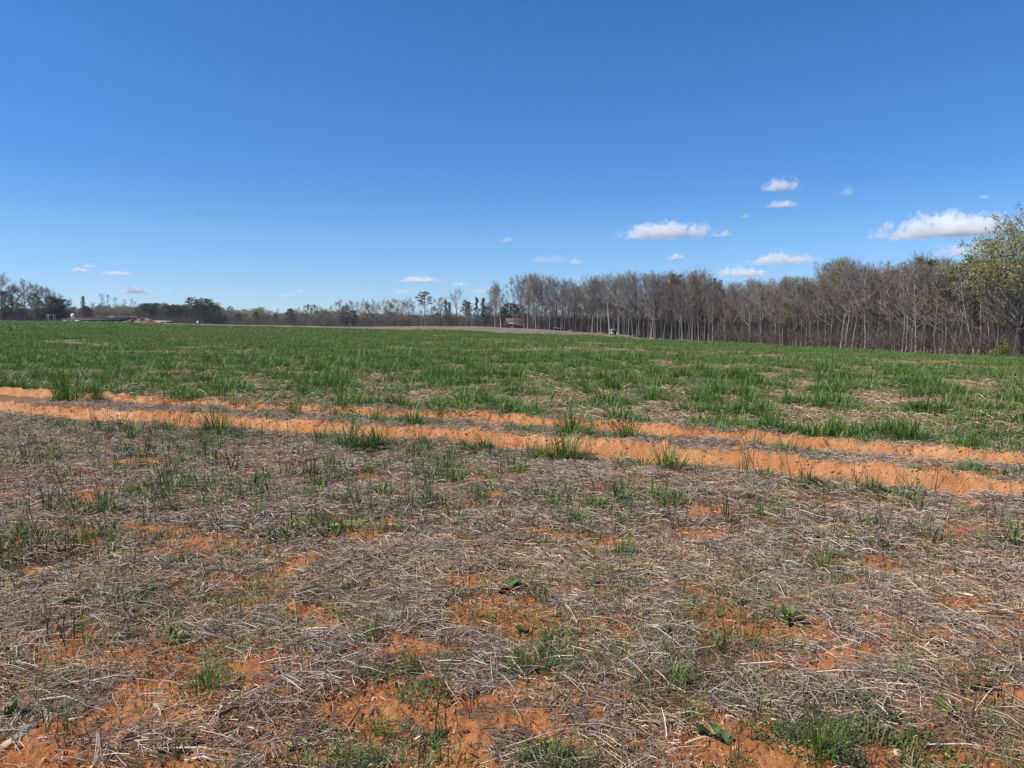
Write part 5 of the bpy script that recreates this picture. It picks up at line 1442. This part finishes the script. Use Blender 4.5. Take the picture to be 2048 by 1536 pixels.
# ------------------------------------------------------------------ single plants and stones one can pick out in the field
def px_scale(p): return math.hypot(p[0], p[1], EYE) / FOC     # metres per photo pixel there
big_tufts = [tuft_mesh('grass_blades', 260, 0.24, 0.18, 0.52, 0.0095, M_grass, 950 + i, 1.6, 3, .09) for i in range(5)]
low_tufts = [tuft_mesh('grass_blades', 150, 0.24, 0.10, 0.32, 0.0085, M_grass, 960 + i, 1.4, 3, .10) for i in range(4)]
wide_tufts = [tuft_mesh('grass_blades', 1100, 0.60, 0.18, 0.52, 0.011, M_grass, 990 + i, 1.3, 3, .09) for i in range(2)]
thin_tufts = [tuft_mesh('grass_blades', 34, 0.16, 0.20, 0.50, 0.009, M_olive, 970 + i, .7, 3, .1) for i in range(3)]
TUFTS = [  # column, row of the foot, width, height, kind, label
    (262, 866, 80, 32, 'low', 'low green tuft at the front rut, leftmost on its near edge'),
    (345, 872, 70, 26, 'low', 'short green tuft second along the front rut\'s near edge'),
    (432, 870, 95, 48, 'big', 'tall dark green tuft standing before the front rut at left'),
    (482, 880, 60, 24, 'low', 'low tuft touching the right side of the tall left tuft'),
    (640, 882, 70, 28, 'low', 'sprawling tuft before the front rut left of the largest tuft'),
    (702, 898, 120, 52, 'big', 'largest dark green tuft before the front rut'),
    (752, 896, 90, 40, 'big', 'right half of the largest tuft pair before the front rut'),
    (925, 905, 70, 44, 'thin', 'thin sparse tuft before the front rut near the middle'),
    (1075, 914, 80, 28, 'low', 'low spreading tuft before the front rut at mid picture'),
    (1130, 922, 120, 60, 'big', 'spiky bright tuft crossing the front rut at mid picture'),
    (1285, 937, 85, 32, 'low', 'flat tuft before the front rut right of the spiky one'),
    (1338, 942, 90, 48, 'big', 'upright tuft before the front rut right of middle'),
    (1402, 948, 70, 20, 'low', 'low end of the grass row before the front rut'),
    (1485, 950, 60, 52, 'thin', 'small upright tuft against the clay, rightmost of the front row'),
    (130, 806, 150, 56, 'big', 'big green tuft between the ruts at far left'),
    (192, 808, 80, 38, 'big', 'rounded tuft joined to the big one between the ruts at left'),
    (332, 815, 80, 22, 'low', 'flat tuft between the ruts right of the big left tufts'),
    (430, 818, 80, 22, 'low', 'second flat tuft between the ruts at left'),
    (590, 832, 62, 30, 'low', 'small tuft alone between the ruts'),
    (752, 842, 72, 30, 'low', 'left tuft of the grass row between the ruts'),
    (828, 852, 95, 38, 'big', 'middle tuft of the grass row between the ruts'),
    (888, 857, 70, 26, 'low', 'right tuft of the grass row between the ruts'),
    (1035, 866, 70, 18, 'low', 'very flat grass patch between the ruts at mid picture'),
    (1146, 874, 110, 52, 'big', 'large dark tuft between the ruts right of middle'),
    (1256, 882, 92, 48, 'big', 'tuft overlapping the back rut right of the large dark tuft'),
    (1330, 891, 60, 22, 'low', 'small flat tuft right of the tuft overlapping the back rut'),
    (1570, 904, 80, 20, 'low', 'flat dull tuft between the ruts at right'),
    (1442, 782, 46, 28, 'big', 'compact dark tuft by the tan straw patch in the green field'),
    (1404, 812, 52, 32, 'big', 'dark tuft left of a row of four in the green field'),
    (1495, 814, 72, 36, 'big', 'second dark tuft of the row in the green field'),
    (1575, 816, 56, 34, 'big', 'third dark tuft of the row in the green field'),
    (1640, 823, 48, 34, 'big', 'fourth dark tuft of the row in the green field'),
    (1536, 862, 80, 46, 'big', 'bright tuft at the back rut\'s far edge, left of three'),
    (1668, 873, 74, 46, 'big', 'tuft at the back rut\'s far edge, middle of three'),
    (1816, 885, 84, 48, 'big', 'tall tuft at the back rut\'s far edge, right of three'),
    (1946, 904, 62, 36, 'low', 'low tuft near the right end of the back rut'),
    (1175, 795, 60, 30, 'big', 'dark tuft at mid field above the large tuft between ruts'),
    (973, 815, 84, 34, 'big', 'bright tuft in the field above the middle of the back rut'),
    (1306, 806, 74, 36, 'big', 'dark tuft in the field right of middle'),
    (708, 744, 34, 26, 'big', 'small dark upright tuft out in the left field'),
    (240, 745, 46, 26, 'big', 'dark tuft in the left field above the big left tufts'),
    (40, 742, 60, 34, 'big', 'dark tuft in the field at far left'),
    (22, 664, 24, 16, 'big', 'dark bushy tuft near the field edge at far left'),
    (222, 669, 24, 14, 'big', 'dark bushy tuft in the far field below the dark shed'),
    (516, 1040, 60, 36, 'low', 'single green tuft in the straw left of middle'),
    (370, 985, 80, 26, 'low', 'loose green tuft in the straw at left, behind bare clay'),
    (620, 1000, 75, 30, 'low', 'loose green tuft in the straw below the largest rut tuft'),
    (905, 965, 80, 34, 'low', 'green tuft in the straw below the thin rut tuft'),
    (955, 1000, 62, 34, 'low', 'yellowish green tuft in the straw at mid picture'),
    (815, 1020, 50, 62, 'thin', 'upright wispy green tuft in the straw left of middle'),
    (1295, 1025, 60, 40, 'thin', 'wispy green tuft in the straw right of middle'),
    (1520, 1030, 60, 34, 'low', 'green tuft on grey straw at right'),
    (1820, 1060, 66, 24, 'low', 'dull tuft on grey straw at far right'),
    (1245, 1116, 84, 44, 'low', 'dense dark green tuft in the straw right of middle'),
    (1640, 1145, 80, 44, 'low', 'grassy tuft by small clay patches at right'),
    (1955, 1090, 50, 40, 'thin', 'wispy tuft at the far right in grey straw'),
    (415, 1392, 110, 44, 'low', 'broad-bladed grass clump on the clay at lower left'),
    (1040, 1335, 90, 44, 'low', 'left of two dark grass clumps below the middle clay patch'),
    (1095, 1345, 70, 42, 'low', 'right of two dark grass clumps below the middle clay patch'),
    (830, 1345, 60, 34, 'low', 'small dull grass clump left of the two dark ones'),
    (1345, 1370, 110, 40, 'low', 'wide dull grass clump low in the right half'),
    (1385, 1440, 90, 40, 'low', 'grass clump beside bare clay at lower right'),
    (1640, 1520, 130, 70, 'low', 'large soft grass clump at the bottom edge, right'),
    (1100, 1530, 130, 46, 'low', 'grass clump cut by the bottom edge near the middle'),
    (1800, 1360, 50, 30, 'low', 'small grass clump among long pale straws at lower right'),
    (1745, 1405, 46, 34, 'thin', 'thin spiky tuft left of long pale straws at lower right'),
    (1990, 1450, 60, 30, 'low', 'small bent tuft near the bottom right corner'),
    (730, 1270, 60, 36, 'low', 'grass tuft between clay patches left of middle')]
rt = random.Random(77)
for px, py, w, h, kd, lab in TUFTS:
    p = unproject(px, py); k = px_scale(p)
    fam, R0, H0 = {'big': (big_tufts, .33, .27), 'low': (low_tufts, .31, .15), 'thin': (thin_tufts, .24, .30)}[kd]
    o = link('grass_tuft', fam[rt.randrange(len(fam))])
    if kd != 'thin' and w * k / (2 * R0) > 1.3: fam, R0, H0 = wide_tufts, .72, .26
    sx = max(w * k / (2 * R0), .25); sz = max(h * k / H0, .3)
    sz = min(sz, sx * 2.2); 
    o.location = (p[0], p[1], hz(*p) - .01); o.rotation_euler = (0, 0, rt.uniform(0, 6.28)); o.scale = (sx, sx, sz)
    tag(o, lab, 'grass tuft', 'separate grass tufts in the field')

def leaf_blade(g, az, L, W, lift, droop, tint, segs=4):
    c = []; V = []
    for i in range(segs + 1):
        t = i / segs; c.append((L * t * math.cos(lift) * (1 - .1 * t), L * (t * math.sin(lift) - droop * t * t)))
    ca, sa = math.cos(az), math.sin(az); tt = []
    for i, (a, z) in enumerate(c):
        t = i / segs; w = W * (0.35 + 1.3 * t) * (1 - t) ** .6 if t < 1 else 0.0; w = W * max(.02, math.sin(math.pi * min(1, .12 + .88 * t)) ** .8) * .5
        for s_, dz in ((-1, .12), (0, 0), (1, .12)):
            V.append((ca * a - sa * s_ * w, sa * a + ca * s_ * w, z + abs(s_) * w * dz * 2 + .004)); tt.append(tint + (.12 if s_ == 0 else 0))
    F = []
    for i in range(segs):
        for j in range(2): F.append((3 * i + j, 3 * i + j + 1, 3 * i + 4 + j, 3 * i + 3 + j))
    g.add(V, F, np.array(tt))
def rosette(px, py, size, nleaf, label, m, width=.32, lift=(.1, .6), stalk=None, seed=0, name='weed', cat='weed'):
    p = unproject(px, py); k = px_scale(p); r = np.random.default_rng(seed)
    root = bpy.data.objects.new(name, None); C.objects.link(root)
    root.location = (p[0], p[1], hz(*p) - .003); tag(root, label, cat, 'broadleaf weeds in the straw')
    for i in range(nleaf):
        L = size * k * r.uniform(.6, 1.05); g = Geo()
        leaf_blade(g, i * 2.4 + r.normal(0, .3), L, L * width, r.uniform(*lift), r.uniform(.15, .5), float(np.clip(r.normal(.4, .2), 0, 1)))
        link('leaf', g.mesh('leaf', [m]), root)
    if stalk:
        g = Geo(); hgt, dx = stalk[0] * k, stalk[1] * k
        t = np.linspace(0, 1, 9)
        g.tube(np.stack([dx * t ** 1.8, 0 * t, hgt * (np.sin(t * 2.1) / .9)], 1), np.linspace(.0035, .0012, 9), 4, .5)
        link('stalk', g.mesh('stalk', [M_weed]), root)
rosette(870, 1462, 62, 10, 'dark broadleaf rosette with a tall arching green stalk on bare clay', M_weed, .27, (.05, .6), (150, 95), 1)
rosette(1577, 1248, 46, 24, 'bright green leafy weed beside an orange clay patch at right', M_bushleaf, .2, (.3, 1.3), None, 2)
rosette(1012, 1186, 52, 9, 'dark green broadleaf weed at the edge of a clay patch, mid picture', M_weed, .5, (.2, .9), None, 3)
rosette(1330, 1278, 34, 12, 'small bushy weed between straw and clay right of middle', M_weed, .35, (.5, 1.2), None, 4)
rosette(1040, 1268, 30, 9, 'small weed on the middle clay patch', M_weed, .35, (.5, 1.2), None, 5)
rosette(285, 1192, 34, 8, 'pair of grey-green broad leaves in the straw at left', M_weed, .6, (.4, 1.1), None, 6)
rosette(120, 1160, 30, 7, 'small bright green weed at far left in the straw', M_bushleaf, .5, (.2, .9), None, 7)
rosette(100, 1225, 56, 10, 'spreading green weed on clay at far left', M_weed, .35, (.05, .5), None, 8)
rosette(350, 1282, 30, 6, 'small upright weed with pale leaves left of middle', M_bushleaf, .45, (.5, 1.2), None, 9)
rosette(20, 1440, 42, 6, 'dark upright weed at the left edge near the bottom', M_weed, .35, (.7, 1.3), None, 10)
rosette(1425, 1475, 48, 6, 'grey-green broad-leaved weed near the bottom edge, right of middle', M_weed, .38, (.3, 1.0), None, 11)
rosette(1450, 1492, 34, 5, 'smaller grey-green weed right of the broad-leaved one', M_weed, .55, (.3, 1.0), None, 12)
rosette(1965, 1370, 40, 5, 'single upright green leaf weed at right', M_weed, .4, (.6, 1.2), None, 13)
rosette(1890, 1420, 40, 8, 'small green weed among straw at lower right', M_bushleaf, .3, (.3, 1.0), None, 14)
rosette(1168, 1172, 40, 7, 'weed half hidden under straw right of the dark broadleaf weed', M_weed, .5, (.3, 1.0), None, 15)
rosette(590, 1480, 34, 9, 'low weed on clay near the bottom, left of middle', M_weed, .4, (.1, .6), None, 16)
rosette(650, 1450, 30, 8, 'small lobed weed right beside bare clay near the bottom', M_weed, .45, (.1, .6), None, 17)
rosette(270, 1175, 26, 6, 'tiny weed above the grey-green broad leaves', M_weed, .45, (.3, 1.0), None, 18)

M_stone = plain_material('buff_stone', (0.58, 0.44, 0.27), 0.8, 0, .2, 8, .5)
M_slate = plain_material('grey_shard', (0.20, 0.19, 0.18), 0.7, 0, .2, 8, .3)
M_clayl = plain_material('hard_clay', (0.46, 0.22, 0.09), 0.95, 0, .3, 12, .7)
for i, (px, py, w, m, fl, lab, nm) in enumerate([
    (318, 1424, 30, M_stone, .55, 'angular buff stone on bare clay at lower left', 'stone'),
    (20, 1500, 28, M_stone, .6, 'buff stone in the bottom left corner', 'stone'),
    (60, 1462, 34, M_slate, .25, 'flat grey stone shard at lower left', 'stone'),
    (40, 1478, 34, M_slate, .25, 'second flat grey shard, below the first', 'stone'),
    (358, 1320, 22, M_slate, .3, 'small grey shard in straw left of middle', 'stone'),
    (280, 1186, 26, M_slate, .3, 'grey flat shard by the grey-green leaves at left', 'stone'),
    (1472, 918, 9, M_stone, .8, 'small pale pebble on the front rut bank', 'stone'),
    (1953, 957, 11, M_stone, .8, 'round tan stone between the ruts at right', 'stone'),
    (1958, 963, 7, M_slate, .6, 'dark little stone under the round tan stone', 'stone'),
    (252, 1492, 30, M_clayl, .9, 'hard orange clay clod casting shadow at lower left', 'clay_clod'),
    (1155, 1420, 22, M_clayl, .9, 'upright clay clod among straw near the middle bottom', 'clay_clod'),
    (1795, 1508, 22, M_stone, .6, 'pale stone at the bottom edge, right', 'stone'),
    (1345, 1000, 10, M_stone, .7, 'tiny pale stone in grey straw right of middle', 'stone'),
    (130, 1500, 18, M_clayl, .8, 'small clay clod near the bottom left corner', 'clay_clod'),
    (385, 1430, 9, M_stone, .7, 'tiny yellow stone right of the angular buff stone', 'stone')]):
    p = unproject(px, py); k = px_scale(p)
    o = link(nm, lump_mesh(nm, 980 + i, m, fl, .4, 2, False, True))
    s_ = w * k * .5
    o.location = (p[0], p[1], hz(*p) + s_ * fl * .45); o.scale = (s_, s_ * .8, s_); o.rotation_euler = (0.1, .08, i * 1.7)
    tag(o, lab, 'stone' if nm == 'stone' else 'clod', 'loose stones and clods')
# long single stalks and sticks
M_palestalk = plain_material('pale_stalk', (0.66, 0.55, 0.38), 0.6, 0, .2, 5)
M_stick = plain_material('brown_stick', (0.20, 0.11, 0.06), 0.85, 0, .3, 8)
for i, (xa, ya, xb, yb, w, m, lab) in enumerate([
    (1470, 1336, 1615, 1340, 3.2, M_palestalk, 'long pale stalk lying level right of middle'),
    (1560, 1355, 1785, 1352, 3.6, M_palestalk, 'longest pale stalk lying level at lower right'),
    (1740, 1368, 1900, 1392, 2.6, M_palestalk, 'pale stalk sloping right below the longest one'),
    (1845, 1488, 2012, 1496, 3.2, M_palestalk, 'pale stalk on bare clay at the bottom right'),
    (1940, 1432, 2005, 1358, 2.6, M_palestalk, 'pale stalk leaning steeply at lower right'),
    (1370, 1500, 1430, 1490, 4.0, M_palestalk, 'thick pale stalk near the bottom, right of middle'),
    (310, 1512, 480, 1520, 3.2, M_palestalk, 'pale stalk lying level at the bottom left'),
    (370, 1530, 430, 1536, 4.0, M_palestalk, 'broad bleached stalk at the bottom edge, left'),
    (1000, 1500, 1210, 1450, 2.8, M_palestalk, 'long pale stalk rising right near the middle bottom'),
    (960, 1530, 1180, 1470, 2.6, M_palestalk, 'second long pale stalk parallel to it, lower'),
    (150, 1378, 300, 1362, 3.4, M_palestalk, 'pale curved stalk above the angular buff stone'),
    (80, 1404, 170, 1418, 3.0, M_palestalk, 'pale stalk among green weeds at lower left'),
    (435, 1460, 478, 1438, 8.0, M_stick, 'thick dark brown stick on clay at lower left'),
    (1052, 1366, 1078, 1346, 7.0, M_stick, 'stubby brown stick right below the dark grass clumps'),
    (1090, 1430, 1128, 1408, 6.0, M_stick, 'short brown stick beside the upright clay clod'),
    (640, 1378, 680, 1356, 4.0, M_stick, 'thin brown stick in straw left of middle'),
    (270, 1500, 500, 1508, 3.6, M_stick, 'brown crooked twig at the bottom left'),
    (690, 1460, 720, 1420, 5.0, M_stick, 'dark stick lying across bare clay near the bottom')]):
    a, b = unproject(xa, ya), unproject(xb, yb); k = px_scale(a)
    za, zb = hz(*a), hz(*b); mid = (a + b) / 2 + np.array([.01, .012])
    rad = w * k * .5
    A = Vector((a[0], a[1], za + rad + .012)); g = Geo()
    pts = [(0, 0, 0), (mid[0] - a[0], mid[1] - a[1], max(hz(*mid), (za + zb) / 2) - za + .008), (b[0] - a[0], b[1] - a[1], zb - za)]
    g.tube(pts, [rad, rad * .95, rad * .6], 6)
    o = link('dry_stalk' if m is M_palestalk else 'stick', g.mesh('stalk', [m], True)); o.location = A
    tag(o, lab, 'stalk' if m is M_palestalk else 'stick', 'loose stalks and sticks on the ground')

# a bird far up in the sky
p = Vector(ray(395, 425)).normalized() * 120 + Vector((0, 0, EYE))
M_bird = plain_material('dark_feathers', (0.03, 0.03, 0.03), .8)
o = bpy.data.objects.new('bird', None); C.objects.link(o); o.location = p; o.scale = (.55, .55, .55); tag(o, 'tiny dark bird gliding in the left sky', 'bird')
part('body', o, lambda g: g.tube([(-.22, 0, 0), (-.1, 0, .02), (.08, 0, .02), (.2, 0, .03), (.26, 0, .01)], [.01, .05, .06, .035, .005], 8), M_bird, True)
for sy in (-1, 1):
    part('wing', o, lambda g: g.add([(.10, sy * .04, .04), (.06, sy * .26, .12), (-.02, sy * .48, .10), (-.06, sy * .26, .10), (-.08, sy * .04, .03), (.05, sy * .26, .105)],
                                   [(0, 1, 3, 4), (1, 2, 3)]), M_bird)

# ------------------------------------------------------------------ clouds
def cloud(x0, x1, yt, yb, label, dens=1.0, seed=0, skew=0.0, soft=1.0):
    px = (x0 + x1) / 2
    tb = tan_of(px, yb)
    D = min(1100.0 / max(tb, .01), 15000.0)
    k = math.hypot(1, tb) * D / FOC
    W, Hh = (x1 - x0) * k * 1.22, (yb - yt) * k * 1.32
    dep = max(W * .55, Hh * 1.2)
    g = Geo(); g.box((0, 0, 0), (2, 2, 2))
    m = bpy.data.materials.new('cloud'); m.use_nodes = True; nt = m.node_tree; nt.nodes.clear()
    out = nt.nodes.new('ShaderNodeOutputMaterial'); pv = nt.nodes.new('ShaderNodeVolumePrincipled')
    pv.inputs['Color'].default_value = (.995, .995, .995, 1); pv.inputs['Anisotropy'].default_value = 0.0
    tc = nt.nodes.new('ShaderNodeTexCoord'); sp = nt.nodes.new('ShaderNodeSeparateXYZ'); nt.links.new(tc.outputs['Object'], sp.inputs[0])
    mp = nt.nodes.new('ShaderNodeMapping'); mp.inputs['Scale'].default_value = (W / Hh, dep / Hh, 1.0); mp.inputs['Location'].default_value = (seed * 7.3, seed * 3.1, seed)
    nt.links.new(tc.outputs['Object'], mp.inputs['Vector'])
    n1 = noise(nt, mp.outputs[0], 0.8, 2, .5); n2 = noise(nt, mp.outputs[0], 2.4, 8, .68)
    X, Y, Z = sp.outputs
    zz = math_n(nt, 'ADD', Z, .45)
    if skew: zz = math_n(nt, 'SUBTRACT', zz, math_n(nt, 'MULTIPLY', X, skew))
    up = math_n(nt, 'MULTIPLY', zz, 1 / 1.3)
    q = math_n(nt, 'ADD', math_n(nt, 'POWER', math_n(nt, 'ABSOLUTE', X), 2.0), math_n(nt, 'ADD', math_n(nt, 'POWER', math_n(nt, 'ABSOLUTE', Y), 2.0), math_n(nt, 'POWER', math_n(nt, 'ABSOLUTE', up), 1.6)))
    e = math_n(nt, 'SUBTRACT', .52, q)
    e = math_n(nt, 'ADD', e, math_n(nt, 'MULTIPLY', math_n(nt, 'SUBTRACT', n1, .5), 1.8))
    e = math_n(nt, 'ADD', e, math_n(nt, 'MULTIPLY', math_n(nt, 'SUBTRACT', n2, .5), 3.0 * soft))
    fl = math_n(nt, 'MULTIPLY', math_n(nt, 'ADD', Z, math_n(nt, 'ADD', .62, math_n(nt, 'MULTIPLY', math_n(nt, 'SUBTRACT', n2, .5), .35))), 6.0, True)
    edge = math_n(nt, 'MULTIPLY', math_n(nt, 'SUBTRACT', 1.0, math_n(nt, 'MAXIMUM', math_n(nt, 'ABSOLUTE', X), math_n(nt, 'ABSOLUTE', Y))), 6.0, True)
    d = math_n(nt, 'MULTIPLY', math_n(nt, 'MULTIPLY', math_n(nt, 'MULTIPLY', e, 2.6, True), fl), math_n(nt, 'MULTIPLY', edge, dens * 3.4 / Hh))
    nt.links.new(d, pv.inputs['Density']); nt.links.new(pv.outputs[0], out.inputs['Volume'])
    m.cycles.volume_step_rate = 0.6
    o = link('cloud', g.mesh('cloud', [m]))
    az = az_of(px, (yt + yb) / 2)
    zc = EYE + D * tan_of(px, (yt + yb) / 2)
    o.location = (math.sin(az) * D, math.cos(az) * D, zc + Hh * .04); o.rotation_euler = (0, 0, -az); o.scale = (W / 2, dep / 2, Hh / 2)
    tag(o, label, 'cloud', 'small fair-weather clouds')
CLOUDS = [
    (1775, 2005, 429, 478, 'largest white cloud, at right behind the big oak', 1.3, .15), (1872, 1985, 484, 514, 'faint cloud below the largest one', .5, .2), (1238, 1418, 442, 481, 'broad flat white cloud above the central wood', .8, 0),
    (1424, 1466, 460, 475, 'small cloud touching the right end of the broad flat one', .45, 0), (1528, 1604, 352, 384, 'highest small white cloud, domed', .8, 0), (1530, 1594, 398, 417, 'thin cloud just below the highest one', .45, 0),
    (1678, 1708, 367, 394, 'faint puff right of the highest cloud', .25, 0), (1496, 1634, 504, 531, 'long thin cloud over the right wood', .55, .1), (1436, 1545, 532, 556, 'cloud partly behind the notch in the treetops', .7, -.3),
    (1335, 1370, 505, 521, 'tiny bright cloud over the central wood', 1.0, 0), (1138, 1172, 513, 531, 'small puff left of the central wood top', .5, 0), (1055, 1135, 507, 528, 'very faint wide wisp left of the small puff', .16, 0),
    (798, 884, 550, 567, 'low white cloud over the tall pine', .8, 0), (902, 940, 563, 575, 'small low cloud right of the low white cloud', .6, 0), (788, 824, 577, 589, 'faint cloud right above the tall pine\'s left trees', .4, 0),
    (938, 985, 574, 590, 'faint pale cloud behind the pointed pines', .5, 0), (998, 1028, 471, 487, 'faint lone puff in the middle sky', .3, 0), (144, 180, 535, 545, 'thin cloud, lower of two at far left', .5, 0),
    (166, 190, 526, 535, 'thin cloud, upper of two at far left', .4, 0), (204, 258, 540, 551, 'flat thin cloud right of the two at far left', .6, .2), (239, 288, 571, 589, 'white cloud low over the thin bare trees', 1.0, 0),
    (289, 304, 583, 591, 'tiny puff right of the low left cloud', .5, 0), (563, 589, 586, 595, 'tiny low cloud in the dip of the treeline', .6, 0), (591, 612, 578, 586, 'tiny cloud above the one in the dip', .6, 0),
    (333, 350, 573, 581, 'tiny faint cloud over the debris pile', .35, 0), (1478, 1504, 427, 437, 'very faint speck of cloud below the highest ones', .2, 0), (1960, 1978, 388, 398, 'faint speck of cloud above the largest cloud', .3, 0)]
for i, (x0, x1, yt, yb, lab, dn, sk) in enumerate(CLOUDS):
    cloud(x0, x1, yt, yb, lab, dn, i + 41, sk)

# ------------------------------------------------------------------ the air
g = Geo(); g.box((0, 0, 12), (3300, 3300, 60))
M_haze = bpy.data.materials.new('haze'); M_haze.use_nodes = True; nt = M_haze.node_tree; nt.nodes.clear()
_o = nt.nodes.new('ShaderNodeOutputMaterial'); _p = nt.nodes.new('ShaderNodeVolumePrincipled')
_p.inputs['Color'].default_value = (.86, .92, 1.0, 1); _p.inputs['Density'].default_value = 0.00010; _p.inputs['Anisotropy'].default_value = 0.2
nt.links.new(_p.outputs[0], _o.inputs['Volume'])
M_haze.cycles.homogeneous_volume = True
tag(link('haze', g.mesh('haze', [M_haze])), 'thin spring haze in the air over the field', None, None, 'stuff')
